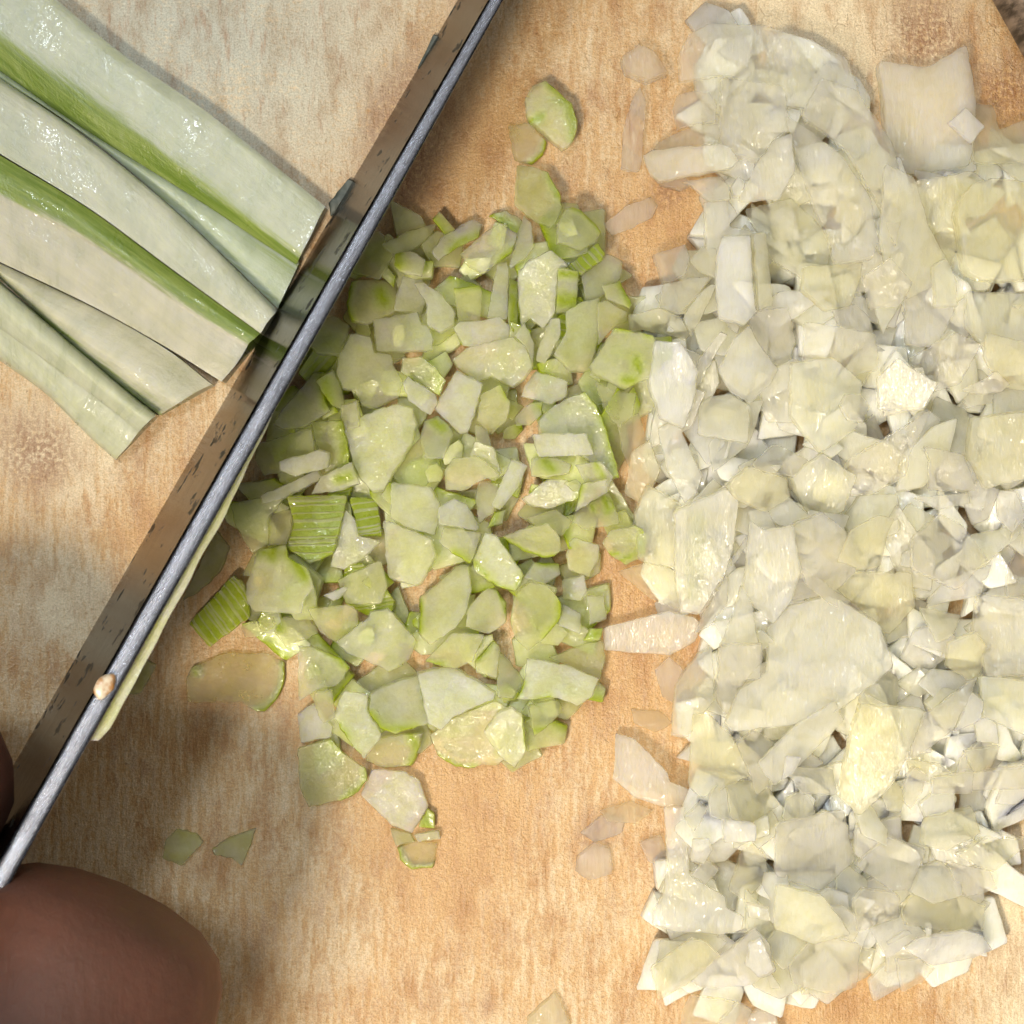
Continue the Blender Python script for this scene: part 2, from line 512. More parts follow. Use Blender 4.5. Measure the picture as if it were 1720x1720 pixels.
def stick(profile, label, colour, seed, end_slant=0.0):
    """profile: [(line, z, green)] from one side of the stick over its back to the other"""
    rr = random.Random(seed)
    NL, SUB = 70, 4
    rows, greens, across = [], [], []
    n = len(profile)
    stations = []
    for i in range(n - 1):
        for s in range(SUB):
            stations.append(i + s / SUB)
    stations.append(n - 1)

    def cr(vals, x):
        i = min(int(x), n - 2)
        u = x - i
        p = [vals[max(0, min(n - 1, i + k))] for k in (-1, 0, 1, 2)]
        return 0.5 * (2 * p[1] + (p[2] - p[0]) * u + (2 * p[0] - 5 * p[1] + 4 * p[2] - p[3]) * u * u + (3 * p[1] - p[0] - 3 * p[2] + p[3]) * u ** 3)
    zs = [q[1] for q in profile]
    gs = [q[2] for q in profile]
    verts, tint, faces = [], [], []
    W = len(stations)
    for j in range(NL + 1):
        t = -0.45 + 1.45 * j / NL
        L = [spline(q[0], t) for q in profile]
        acc = 0.0
        prev = None
        for x in stations:
            px, py = cr([q[0] for q in L], x), cr([q[1] for q in L], x)
            z = max(0.15, cr(zs, x) * 0.72)
            z += 0.12 * noise.noise(Vector((x * 0.8 + seed, t * 4.0, seed * 3.1))) * (1 if z > 1 else 0)
            z = max(0.1, z)
            w = 0.6 * noise.noise(Vector((x * 1.1, t * 5 + seed, 2.2)))
            v = at(px + w, py + w * 0.6, z)
            if prev:
                acc += math.dist(prev, v)
            prev = v
            verts.append(v)
            tint.append((max(0, min(1, cr(gs, x))), acc, t * 40.0, 1))
    # underside on the board
    base = len(verts)
    for j in range(NL + 1):
        a, b = verts[j * W], verts[j * W + W - 1]
        verts.append((a[0], a[1], 0.05))
        verts.append((b[0], b[1], 0.05))
        tint.append((tint[j * W][0], 0, tint[j * W][2], 1))
        tint.append((tint[j * W + W - 1][0], tint[j * W + W - 1][1], tint[j * W][2], 1))
    for j in range(NL):
        for i in range(W - 1):
            a = j * W + i
            faces.append((a, a + 1, a + W + 1, a + W))
        faces.append((j * W, (j + 1) * W, base + 2 * j + 2, base + 2 * j))
        faces.append((j * W + W - 1, base + 2 * j + 1, base + 2 * j + 3, (j + 1) * W + W - 1))
        faces.append((base + 2 * j, base + 2 * j + 2, base + 2 * j + 3, base + 2 * j + 1))
    for j in (0, NL):
        ring = [j * W + i for i in range(W)] + [base + 2 * j + 1, base + 2 * j]
        faces.append(tuple(ring if j == 0 else ring[::-1]))
    o = link_mesh('celery_stick', verts, faces, M['stalk'], tint=tint, sharp=42)
    o.color = colour
    tag(o, label, 'celery stick', 'celery sticks lying beside the knife')
    bm = bmesh.new()
    bm.from_mesh(o.data)
    bmesh.ops.recalc_face_normals(bm, faces=bm.faces)
    bm.to_mesh(o.data)
    bm.free()
    return o


def ln(s):
    return pts(s)


A_up = ln('60,-30 205,90 350,190 547,347')
A_in = ln('42,-30 188,92 335,196 540,358')
A_cr = ln('0,48 180,165 330,290 507,425')
A_mid = ln('20,10 200,128 350,235 525,390')
A_lo = ln('0,124 142,220 330,338 497,445')
C_lo = ln('0,132 142,226 300,358 466,518')
C_md = ln('0,127 142,223 330,352 484,482')
C_hi = ln('0,118 142,216 355,344 503,440')
B_up = ln('0,132 140,228 300,360 466,520')
B_md = ln('0,195 150,300 310,425 450,540')
B_lo = ln('0,258 150,350 300,460 438,560')
D_up = ln('0,261 150,352 300,462 437,560')
D_g2 = ln('0,322 150,402 300,505 418,577')
D_md = ln('0,382 160,464 300,550 400,608')
D_lo = ln('0,440 149,511 274,580 372,641')
E_up = ln('0,442 149,513 274,583 356,646')
E_cr = ln('0,452 149,526 270,616 326,660')
E_md = ln('0,458 110,545 240,644 296,680')
E_lo = ln('0,468 109,568 200,645 268,697')
F_up = ln('0,476 109,570 200,648 261,696')
F_md = ln('0,515 100,592 190,662 250,708')
F_cr = ln('0,546 90,612 181,679 236,722')
F_c2 = ln('0,552 90,618 180,686 232,727')
G_md = ln('0,580 80,640 150,700 216,748')
G_lo = ln('0,606 75,660 140,724 194,773')

stick([(A_up, 2.5, .05), (A_in, 2.9, .02), (A_mid, 2.95, .0), (A_cr, 2.9, .22), (ln('0,86 160,193 330,315 502,436'), 2.5, .95), (A_lo, 1.5, 1.0)],
      'topmost celery stick, broad pale face with a deep green lower side', (0.97, 1.0, 0.97, 0), 1)
stick([(C_hi, 1.4, .5), (C_md, 2.3, .12), (C_lo, 2.1, .4)],
      'thin pale blue-green celery sliver wedged under the topmost stick', (0.98, 1.06, 1.0, 0), 2)
stick([(B_up, 2.8, .12), (ln('0,144 145,240 305,370 462,526'), 4.3, .03), (B_md, 4.6, .0), (B_lo, 4.4, .06)],
      'pale smooth celery stick between the two green-ridged ones', (1.0, 1.0, 0.98, 0), 3)
stick([(D_up, 4.1, .9), (ln('0,296 150,378 300,485 428,568'), 4.6, .95), (D_g2, 4.5, .6), (ln('0,336 152,414 300,516 414,584'), 4.3, .04), (D_md, 4.2, .0), (D_lo, 3.9, .0)],
      'celery stick with a glossy olive ridge and broad beige face', (1.05, 0.98, 0.96, 0), 4)
stick([(E_up, 2.7, .05), (E_cr, 3.3, .08), (E_md, 3.5, .03), (E_lo, 1.8, .7)],
      'narrow rounded beige celery stick with a thin crease along it', (1.04, 0.99, 0.95, 0), 5)
stick([(F_up, 3.2, .4), (ln('0,484 108,578 200,655 260,700'), 4.2, .04), (F_md, 4.5, .0), (F_cr, 3.6, .05), (F_c2, 3.1, .12), (G_md, 2.7, .06), (ln('0,600 77,655 142,718 198,768'), 1.9, .12), (G_lo, 0.6, .3)],
      'lowest celery stick, stepped into two pale strips, nearest the bare board', (1.04, 1.04, 0.95, 0), 6)


# ------------------------------------------------------------------ the knife
def build_knife():
    root = bpy.data.objects.new('kitchen_knife', None)
    COL.objects.link(root)
    tag(root, 'steel kitchen knife standing on its edge between celery sticks and chopped celery', 'knife')
    # photo lines: left and right border of the spine, and the cutting edge on the board
    SL = ln('1008,-330 820,0 472,605 22,1400 -206,1800')
    SR = ln('1029,-330 845,0 508,605 63,1400 -160,1800')
    ED = ln('960,-330 769,0 419,600 72,1200 -275,1800')

    def zsp(t):
        return 13.0 + 16.0 * t
    N = 90
    verts, tint, faces = [], [], []
    sv, stint, sfaces = [], [], []
    along = 0
    for j in range(N + 1):
        t = j / N
        zs = zsp(t)
        l = Vector(at(*spline(SL, t), zs))
        r = Vector(at(*spline(SR, t), zs - 0.15))
        e = Vector(at(*spline(ED, t), 0.0))
        e.z = 0.06
        along = t * 150.0
        mid = (l + r) / 2
        # left face: slightly hollow, then the bevel to the edge
        prof = []
        for s in (0.0, 0.06, 0.15, 0.3, 0.45, 0.6, 0.75, 0.88, 0.96):
            q = l.lerp(e, s)
            n = (l - r).normalized()
            q = q + n * (0.35 * math.sin(math.pi * s)) * 0.0
            prof.append((q, s * zs))
        prof.append((e, zs))
        rp = []
        for s in (0.96, 0.75, 0.5, 0.25, 0.06, 0.0):
            w = r.lerp(e, s)
            rp.append((w, s * zs))
        for q, c in prof + rp:
            verts.append(tuple(q))
            tint.append((0, c, along, 1))
        # rounded spine strip
        for k, (s, up) in enumerate(((0.0, -0.45), (0.07, -0.14), (0.22, 0.02), (0.5, 0.06), (0.80, 0.0), (0.95, -0.14), (1.0, -0.40))):
            q = l.lerp(r, s)
            w = 0.06 * noise.noise(Vector((along * 0.35, k * 1.3, 0.7)))
            sv.append((q.x, q.y, q.z + up + w))
            stint.append((0, s * 2.2, along, 1))
    W = 16
    for j in range(N):
        for i in range(W - 1):
            a = j * W + i
            faces.append((a, a + W, a + W + 1, a + 1))
        for i in range(6):
            a = j * 7 + i
            sfaces.append((a, a + 1, a + 8, a + 7))
    for j in (0, N):
        faces.append(tuple(j * W + i for i in range(W)))
    b = link_mesh('blade', verts, faces, M['blade'], root, tint, sharp=25)
    s = link_mesh('spine', sv, sfaces, M['spine'], root, stint, sharp=60)
    for o in (b, s):
        bm = bmesh.new()
        bm.from_mesh(o.data)
        bmesh.ops.recalc_face_normals(bm, faces=bm.faces)
        bm.to_mesh(o.data)
        bm.free()
    # handle beyond the picture, running on from the heel
    a = Vector(at(*spline(SL, 0.97), 22.0)).lerp(Vector(at(*spline(SR, 0.97), 22.0)), 0.5)
    d = (a - Vector(at(*spline(SL, 0.80), 20.0))).normalized()
    side = d.cross(Vector((0, 0, 1))).normalized()
    hv, hf = [], []
    K = 16
    for i, (u, w, h) in enumerate(((0, 4, 9), (4, 6, 10), (20, 8, 12), (50, 8.5, 12), (80, 9, 13), (95, 8, 12), (100, 5, 8))):
        c = a + d * u + Vector((0, 0, -2))
        for k in range(K):
            an = 2 * math.pi * k / K
            q = c + side * (w * math.cos(an)) + Vector((0, 0, h * math.sin(an)))
            hv.append(tuple(q))
        if i:
            for k in range(K):
                hf.append(((i - 1) * K + k, (i - 1) * K + (k + 1) % K, i * K + (k + 1) % K, i * K + k))
    hf.append(tuple(range(K)))
    hf.append(tuple(range(6 * K, 7 * K))[::-1])
    link_mesh('handle', hv, hf, M['wood'], root)
    return SL, SR, ED, zsp


SL, SR, ED, zsp = build_knife()


# ------------------------------------------------------------------ chopped pieces
GN, GS = 280, 0.5                         # height map of the heaps, 0.5 mm cells
HM = np.zeros((GN, GN), dtype=np.float64)
gx = (np.arange(GN) - GN / 2 + 0.5) * GS
GX, GY = np.meshgrid(gx, gx, indexing='ij')


def inside(poly, X, Y):
    res = np.zeros(X.shape, dtype=bool)
    n = len(poly)
    for i in range(n):
        x1, y1 = poly[i]
        x2, y2 = poly[(i + 1) % n]
        c = ((y1 > Y) != (y2 > Y))
        with np.errstate(divide='ignore', invalid='ignore'):
            xx = (x2 - x1) * (Y - y1) / (y2 - y1 + 1e-12) + x1
        res ^= c & (X < xx)
    return res


def cells(poly):
    xs = [p[0] for p in poly]
    ys = [p[1] for p in poly]
    i0 = max(0, int(min(xs) / GS + GN / 2) - 1)
    i1 = min(GN, int(max(xs) / GS + GN / 2) + 2)
    j0 = max(0, int(min(ys) / GS + GN / 2) - 1)
    j1 = min(GN, int(max(ys) / GS + GN / 2) + 2)
    if i1 - i0 < 1 or j1 - j0 < 1:
        return None
    sl = (slice(i0, i1), slice(j0, j1))
    return sl, inside(poly, GX[sl], GY[sl])


def rest(poly, t, rr, tilt, follow, pct=72):
    """rest a slab on what lies below: plane z = a x + b y + c of its underside"""
    cx = sum(p[0] for p in poly) / len(poly)
    cy = sum(p[1] for p in poly) / len(poly)
    c = cells(poly)
    a = b = 0.0
    z0 = 0.0
    if c is not None and c[1].sum() > 3:
        sl, mk = c
        X, Y, Z = GX[sl][mk] - cx, GY[sl][mk] - cy, HM[sl][mk]
        if len(Z) > 6:
            co, *_ = np.linalg.lstsq(np.stack([X, Y, np.ones_like(X)], 1), Z, rcond=None)
            a = float(np.clip(co[0] * follow, -0.45, 0.45))
            b = float(np.clip(co[1] * follow, -0.45, 0.45))
        flat = Z.max() < 0.3
        if not flat:
            a += rr.uniform(-tilt, tilt)
            b += rr.uniform(-tilt, tilt)
        res = Z - (a * X + b * Y)
        z0 = float(np.percentile(res, pct if not flat else 100))
    lo = min(a * (p[0] - cx) + b * (p[1] - cy) for p in poly) + z0
    if lo < 0.03:
        z0 += 0.03 - lo
    return cx, cy, a, b, z0


def stamp(poly, cx, cy, a, b, z0, t):
    c = cells(poly)
    if c is None:
        return
    sl, mk = c
    top = a * (GX[sl] - cx) + b * (GY[sl] - cy) + z0 + t
    HM[sl] = np.where(mk, np.maximum(HM[sl], top), HM[sl])


def rough_outline(poly, step, jit, rr, soft=0.12):
    """cut the corners a touch and break every edge into short, slightly uneven bits"""
    n = len(poly)
    p2 = []
    for i in range(n):
        p, a, b = poly[i], poly[i - 1], poly[(i + 1) % n]
        for q in (a, b):
            p2.append((p[0] + (q[0] - p[0]) * soft, p[1] + (q[1] - p[1]) * soft))
    out = []
    n = len(p2)
    for i in range(n):
        a, b = p2[i], p2[(i + 1) % n]
        L = math.dist(a, b)
        k = max(1, int(L / step))
        for s in range(k):
            u = s / k
            j = jit if 0 < s else jit * 0.3
            out.append((a[0] + (b[0] - a[0]) * u + rr.uniform(-j, j), a[1] + (b[1] - a[1]) * u + rr.uniform(-j, j)))
    return out


def dist_poly(x, y, line):
    d = 1e9
    for i in range(len(line) - 1):
        ax, ay = line[i]
        bx, by = line[i + 1]
        L2 = (bx - ax) ** 2 + (by - ay) ** 2 + 1e-9
        u = max(0, min(1, ((x - ax) * (bx - ax) + (y - ay) * (by - ay)) / L2))
        d = min(d, math.hypot(x - ax - u * (bx - ax), y - ay - u * (by - ay)))
    return d


def slab(outline, t, plane, rr, step, green=(), skin=None, bend=None, lump=0.06, side=0.05):
    """closed slab mesh (mm, local to its middle) from an outline in mm"""
    cx, cy, a, b, z0 = plane
    n = len(outline)
    xs = [p[0] for p in outline]
    ys = [p[1] for p in outline]
    inner = []
    y = min(ys) + step * 0.5
    row = 0
    ins_pts = []
    while y < max(ys):
        x = min(xs) + (0.5 if row % 2 else 0.0) * step
        while x < max(xs):
            ins_pts.append((x + rr.uniform(-.22, .22) * step, y + rr.uniform(-.22, .22) * step))
            x += step
        y += step * 0.87
        row += 1
    if ins_pts:
        arr = np.array(ins_pts)
        mk = inside(outline, arr[:, 0], arr[:, 1])
        for k, p in enumerate(ins_pts):
            if mk[k] and min(math.hypot(p[0] - q[0], p[1] - q[1]) for q in outline) > step * 0.55:
                inner.append(p)
    flat = [Vector(p) for p in outline] + [Vector(p) for p in inner]
    ov, oe, of, _, _, _ = delaunay_2d_cdt(flat, [], [list(range(n))], 1, 1e-5)
    if len(ov) != len(flat):
        keep = False
    # signed area
    ar = sum(outline[i][0] * outline[(i + 1) % n][1] - outline[(i + 1) % n][0] * outline[i][1] for i in range(n))
    ccw = ar > 0
    # boundary loop of the triangulation in order
    edges = {}
    for f in of:
        for i in range(len(f)):
            e = (f[i], f[(i + 1) % len(f)])
            edges[e] = edges.get(e, 0) + 1
    bd = {e[0]: e[1] for e in edges if (e[1], e[0]) not in edges}
    if not bd:
        return None
    loop = [next(iter(bd))]
    while True:
        nx = bd.get(loop[-1])
        if nx is None or nx == loop[0] or len(loop) > len(bd):
            break
        loop.append(nx)
    sd = rr.uniform(0, 99)
    sx, sy = rr.uniform(-side, side), rr.uniform(-side, side)
    shrink = 1 + rr.uniform(-side, side)
    if bend is None:
        bend = (rr.uniform(0, math.pi), rr.uniform(-0.03, 0.03))
    ca, sa = math.cos(bend[0]), math.sin(bend[0])
    ext = max(max(abs(x - cx) for x in xs), max(abs(y - cy) for y in ys))
    kb = bend[1]
    if abs(kb) * ext * ext > 0.9:
        kb = math.copysign(0.9 / ext / ext, kb)
    V, TI, F = [], [], []

    def zb(x, y):
        u = (x - cx) * ca + (y - cy) * sa
        return a * (x - cx) + b * (y - cy) + z0 + kb * (u * u - ext * ext * 0.25)

    def col(x, y):
        g = 0.0
        for line, w in green:
            g = max(g, math.exp(-(dist_poly(x, y, line) / w) ** 2))
        if skin is not None:
            g = max(g, 0.97)
            rib = (x - cx) * math.cos(skin) + (y - cy) * math.sin(skin) + 20
            return (g, rib, 1.0, 1)
        return (g, 0.0, 0.0, 1)
    N = len(ov)
    isb = set(loop)
    for i, v in enumerate(ov):
        x, y = v.x, v.y
        c = col(x, y)
        if i in isb:
            d = math.hypot(x - cx, y - cy) + 1e-6
            x -= (x - cx) / d * 0.10
            y -= (y - cy) / d * 0.10
        z = zb(x, y) + t + lump * noise.noise(Vector((x * 0.9 + sd, y * 0.9, sd))) * 1.6 + lump * 0.5 * noise.noise(Vector((x * 2.3 + sd, y * 2.3, sd)))
        V.append((x - cx, y - cy, z))
        TI.append(c)
    for i, v in enumerate(ov):
        x = cx + (v.x - cx) * shrink + sx * t
        y = cy + (v.y - cy) * shrink + sy * t
        V.append((x - cx, y - cy, zb(x, y)))
        TI.append(col(v.x, v.y))
    m0 = len(V)
    mi = {}
    for k, i in enumerate(loop):
        x, y = ov[i].x, ov[i].y
        mi[i] = m0 + k
        V.append((x - cx, y - cy, zb(x, y) + t - min(0.16, t * 0.3)))
        TI.append(col(x, y))
    for f in of:
        F.append(tuple(f))
        F.append(tuple(N + i for i in reversed(f)))
    for k, i in enumerate(loop):
        j = loop[(k + 1) % len(loop)]
        F.append((i, mi[i], mi[j], j))
        F.append((mi[i], N + i, N + j, mi[j]))
    return V, F, TI


def piece(kind, name, poly_px, t, rr, tilt=0.10, follow=0.85, g='', skin=None, colour=(1, 1, 1, 0.5), step=0.55, jit=0.065, z=None, plane=None, lump=0.06, bend=None, soft=0.05, wet=None, pct=72):
    """one chopped piece; poly in photo pixels at the level where it lies"""
    poly = [at(x, y)[:2] for x, y in poly_px]
    if plane is None:
        pl = rest(poly, t, rr, tilt, follow, pct)
        zz = pl[4] + t
        poly = [at(x, y, zz)[:2] for x, y in poly_px]
        pl = rest(poly, t, rr, 0.0, follow, pct) if z is None else pl
        if z is None:
            cx, cy, a, b, z0 = pl
            if z0 > 0.3:
                a += rr.uniform(-tilt, tilt)
                b += rr.uniform(-tilt, tilt)
            lo = min(a * (p[0] - cx) + b * (p[1] - cy) for p in poly) + z0
            if lo < 0.03:
                z0 += 0.03 - lo
            pl = (cx, cy, a, b, z0)
        else:
            pl = (sum(p[0] for p in poly) / len(poly), sum(p[1] for p in poly) / len(poly), 0.0, 0.0, z)
    else:
        pl = plane
    zz = pl[4] + t
    green = []
    for gg in (g if isinstance(g, (list, tuple)) else [g]):
        if gg:
            w = gg.split()
            green.append(([at(*p, zz)[:2] for p in pts(' '.join(w[:-1]))], float(w[-1]) * PX * 1.3))
    out = rough_outline(poly, step * 0.9, jit, rr, soft)
    r = slab(out, t, pl, rr, step, green, skin, bend, lump)
    if r is None:
        return None
    V, F, TI = r
    stamp(poly, *pl, t)
    o = link_mesh(name, V, F, M[kind + '_wet'] if kind + '_wet' in M and (wet if wet is not None else colour[3] > 0.9) else M[kind], tint=TI, sharp=50)
    o.location = (pl[0] * MM, pl[1] * MM, 0)
    o.color = colour
    o['area'] = abs(sum(poly[i][0] * poly[(i + 1) % len(poly)][1] - poly[(i + 1) % len(poly)][0] * poly[i][1] for i in range(len(poly)))) / 2
    return o


# heap regions in photo pixels
CEL = pts('600,395 700,385 820,360 900,360 1000,370 1050,440 1060,520 1100,570 1100,650 1040,700 1030,800 1040,860 1080,900 1060,940 1000,960 1010,1060 1000,1150 930,1190 880,1270 800,1270 720,1240 640,1280 530,1320 510,1200 500,1090 420,1060 410,960 400,870 430,790 470,690 530,590 580,480')
ONI = pts('1160,60 1300,60 1430,110 1470,260 1500,300 1640,230 1760,240 1760,1400 1700,1420 1660,1540 1560,1620 1420,1640 1330,1660 1230,1690 1120,1660 1110,1500 1170,1420 1180,1300 1180,1180 1210,1060 1110,1020 1080,900 1070,780 1110,640 1080,540 1150,450 1190,330 1230,250 1170,180')


def blob_poly(cx, cy, size, rr, sliver=False):
    k = rr.choice((4, 4, 5, 5, 6))
    an0 = rr.uniform(0, 6.28)
    asp = rr.uniform(1.8, 2.6) if sliver else rr.uniform(1.0, 1.7)
    ax = rr.uniform(0, 3.14)
    out = []
    for i in range(k):
        an = an0 + 6.283 * (i + rr.uniform(-.28, .28)) / k
        r = size * rr.uniform(0.78, 1.15)
        u, v = r * math.cos(an) * math.sqrt(asp), r * math.sin(an) / math.sqrt(asp)
        out.append((cx + u * math.cos(ax) - v * math.sin(ax), cy + u * math.sin(ax) + v * math.cos(ax)))
    return out


def scatter(region, n, spacing, rr):
    xs = [p[0] for p in region]
    ys = [p[1] for p in region]
    A = abs(sum(region[i][0] * region[(i + 1) % len(region)][1] - region[(i + 1) % len(region)][0] * region[i][1] for i in range(len(region)))) / 2
    d = math.sqrt(A / n)
    out = []
    y = min(ys) + d * 0.3
    row = 0
    while y < max(ys):
        x = min(xs) + d * (0.25 + 0.5 * (row % 2))
        while x < max(xs):
            q = (x + rr.uniform(-.42, .42) * d, y + rr.uniform(-.42, .42) * d)
            if inside(region, np.array([q[0]]), np.array([q[1]]))[0]:
                out.append(q)
            x += d
        y += d
        row += 1
    rr.shuffle(out)
    return out[:n + 8]


TRACED = {'celery': [], 'onion': []}


def celery_colour(rr):
    v = rr.uniform(0.90, 1.06)
    y = rr.uniform(-0.05, 0.05)
    return (v * (1 + y * 0.5), v, v * (0.98 + rr.uniform(-0.10, 0.14)), rr.uniform(0.2, 0.8))


def onion_colour(rr):
    v = rr.uniform(0.90, 1.04)
    w = rr.random()
    if w < 0.25:        # yellower
        return (v, v * 0.99, v * 0.91, rr.uniform(0.2, 0.8))
    if w < 0.45:        # faintly lilac grey
        return (v * 0.96, v * 0.96, v * 1.06, rr.uniform(0.5, 0.9))
    return (v, v, v * rr.uniform(0.94, 1.08), rr.uniform(0.2, 0.9))


def heap_bed(kind, region, n, size, t0, rr, label, group, stuff=False):
    objs = []
    for (x, y) in scatter(region, n, 22, rr):
        s = rr.uniform(*size)
        pp = blob_poly(x, y, s, rr, rr.random() < (0.45 if kind == 'onion' else 0.3))
        g, skin = '', None
        if kind == 'celery':
            w = rr.random()
            if w < 0.50:
                i = rr.randrange(len(pp))
                a, b = pp[i], pp[(i + 1) % len(pp)]
                g = '%f,%f %f,%f %f' % (a[0], a[1], b[0], b[1], rr.uniform(6, 16))
            elif w < 0.56:
                skin = rr.uniform(0, 3.14)
        c = tuple(q * f for q, f in zip(celery_colour(rr), (.92, .97, .72, 1))) if kind == 'celery' else onion_colour(rr)
        c = c[:3] + (0.35 + 0.5 * c[3],)
        o = piece(kind, 'celery_chip' if kind == 'celery' else 'onion_chip', pp, rr.uniform(*t0), rr, tilt=0.09, pct=58, g=g, skin=skin, colour=c, step=0.9, wet=(not stuff and rr.random() < (1.0 if kind == 'onion' else 0.8)))
        if o is not None:
            objs.append(o)
            if not stuff:
                tag(o, label, 'celery piece' if kind == 'celery' else 'onion piece', group)
    return objs


def join_stuff(objs, name, label, cat, mat, group=None):
    """rest of a heap that nobody could count: one object"""
    V, F, TI = [], [], []
    for o in objs:
        b = len(V)
        n = len(o.data.vertices)
        L = o.location
        V += [((v.co.x + L.x) / MM, (v.co.y + L.y) / MM, v.co.z / MM) for v in o.data.vertices]
        c = np.zeros(n * 4, dtype=np.float32)
        o.data.attributes['tint'].data.foreach_get('color', c)
        TI += c.reshape(-1, 4).tolist()
        F += [tuple(b + i for i in p.vertices) for p in o.data.polygons]
        me = o.data
        bpy.data.objects.remove(o)
        bpy.data.meshes.remove(me)
    o = link_mesh(name, V, F, mat, tint=TI, sharp=50)
    o.color = (0.97, 0.97, 0.97, 0.4)
    tag(o, label, cat, kind='stuff')
    if group:
        o['group'] = group


RB = random.Random(5)
join_stuff(heap_bed('onion', ONI, 240, (42, 70), (1.1, 1.6), RB, '', '', True), 'onion_mince', 'mass of chopped onion scraps buried at the bottom of the onion heap', 'chopped onion', M['onion'])
BED_O = heap_bed('onion', ONI, 178, (30, 58), (0.6, 1.1), RB, 'small pale onion scrap half hidden among the larger onion pieces', 'onion scraps half hidden in the onion heap')
BED_C = heap_bed('celery', CEL, 118, (36, 60), (0.8, 1.3), RB, 'small celery scrap half hidden under the larger celery pieces', 'celery scraps half hidden in the celery heap')

BED_C += heap_bed('celery', CEL, 62, (13, 27), (0.7, 1.2), RB, '', 'celery scraps half hidden in the celery heap')


def tr(kind, s, t=None, L=None, S=None, g='', skin=None, c=None, **kw):
    k = len(TRACED[kind])
    rr = random.Random(1000 + k * 7 + (0 if kind == 'celery' else 5000))
    if t is None:
        t = rr.uniform(1.0, 1.6) if kind == 'celery' else rr.uniform(1.1, 1.9)
    t *= 0.8 if kind == 'celery' else (0.62 if t < 2.1 else 0.8)
    col = celery_colour(rr) if kind == 'celery' else onion_colour(rr)
    if c:
        named = {'w': (1.02, 1.02, 1.20, .3), 'y': (1.0, .98, .86, .6), 'g': (.88, .92, .76, .7), 'thin': (1.0, .99, .92, 0.95),
                 'lilac': (.97, .965, 1.05, .8), 'bright': (1.06, 1.07, 1.22, .2), 'clear': (.98, .99, 1.08, .8), 'pale': (1.01, 1.01, 1.06, .4)}
        col = named[c]
    if kind == 'celery':
        col = col[:3] + (0.45 + 0.45 * col[3],)
        kw['wet'] = True
    if kind == 'onion':
        col = col[:3] + (0.62 + 0.45 * col[3],)
        kw['wet'] = col[3] > 0.7
    kw.setdefault('pct', 84 if kind == 'celery' else 82)
    kw.setdefault('tilt', 0.05 if kind == 'celery' else 0.05)
    kw.setdefault('step', 0.42 if kind == 'celery' else 0.6)
    o = piece(kind, 'celery_chip' if kind == 'celery' else 'onion_chip', pts(s), t, rr, g=g, skin=skin, colour=col, **kw)
    if o is None:
        return
    pp = pts(s)
    cx, cy = sum(p[0] for p in pp) / len(pp), sum(p[1] for p in pp) / len(pp)
    lx = max(math.dist(a, b) for a in pp for b in pp)
    TRACED[kind].append(dict(o=o, x=cx, y=cy, L=L, S=S, a=o['area'], len=lx * PX, skin=skin is not None, g=bool(g)))


def C(s, **kw):
    tr('celery', s, **kw)


def O(s, **kw):
    tr('onion', s, **kw)


# ---- celery, roughly from the bottom of the heap to its top
C('881,165 894,143 916,134 935,150 961,173 970,203 968,223 957,245 946,251 920,229 890,205 883,188', t=2.2, g=['925,140 958,172 968,205 12', '890,205 910,195 6', '965,215 962,235 6'], L='lone green-skinned celery chunk farthest above the celery heap', S='lone green chunk')
C('853,210 890,206 918,238 911,260 892,275 864,266', t=0.5, c='thin', g='918,238 911,262 892,275 6', L='see-through celery film below the lone green chunk')
C('868,275 894,277 920,288 939,322 944,350 933,378 924,385 894,370 864,344 866,303', g='925,290 940,330 8', c='g', L='tall dull green celery slice leading up from the heap', S='tall dull green slice')
C('590,395 640,388 662,430 640,470 590,458', c='g')
C('640,412 690,385 735,372 725,395 700,415 665,435', c='g', L='long thin celery sliver at the heap corner beside the knife spine')
C('662,425 690,420 715,437 710,465 682,460 662,447', g='666,425 668,448 10')
C('520,580 535,545 557,527 585,545 582,565 572,597 535,595', c='g', L='olive celery wedge touching the middle of the knife')
C('590,470 665,466 672,520 640,535 615,545 592,540 582,510', g=['590,472 583,510 592,540 6', '638,490 645,505 14'], c='y', L='square yellowish celery chip with a dark left rim near the knife', S='dark-rimmed square chip')
C('725,425 745,395 792,365 810,372 805,395 775,412 755,427 737,440', g='758,425 775,405 802,394 8', L='curved celery slice with a green inner band at the heap top')
C('772,425 805,397 840,372 870,392 860,425 835,442 812,460 787,447', g='842,440 862,420 8', S='broad top slice', L='broad pale green slice next to the curved banded one')
C('820,362 850,352 880,372 872,395 845,378', g='822,360 870,392 10', c='g')
C('675,462 710,465 715,505 707,525 660,520')
C('695,475 710,472 742,492 765,525 762,545 740,560 717,545 715,507', c='pale', L='smooth curved whitish celery slice above the notched rectangle', S='curved whitish slice')
C('937,380 950,350 962,347 977,352 1002,375 1010,387 1000,407 975,420 952,412 935,412', g='962,347 977,352 1002,375 1010,388 5', L='fan-shaped celery slice with a thin green arc at the upper edge', S='fan-shaped slice')
C('975,465 1017,425 1047,437 1043,467 1010,500 985,520')
C('1010,480 1042,470 1062,510 1057,518 1017,503', g='1042,470 1062,512 9')
C('870,455 890,435 925,420 955,447 937,460 933,525 912,552 890,535 875,547 870,505', c='pale', L='tall pale celery slab left of the green bars')
C('955,445 1005,405 1017,425 1012,437 977,462 960,460', skin=math.radians(40), t=1.4, L='green-and-white striped celery wedge at the upper right of the heap', S='striped wedge')
C('937,452 972,455 970,522 933,525', g=['940,460 970,461 8', '938,505 968,505 13'], L='celery block crossed by two bright green bars', S='green-barred block')
C('835,440 852,437 855,470 852,537 818,535 825,492', c='pale')
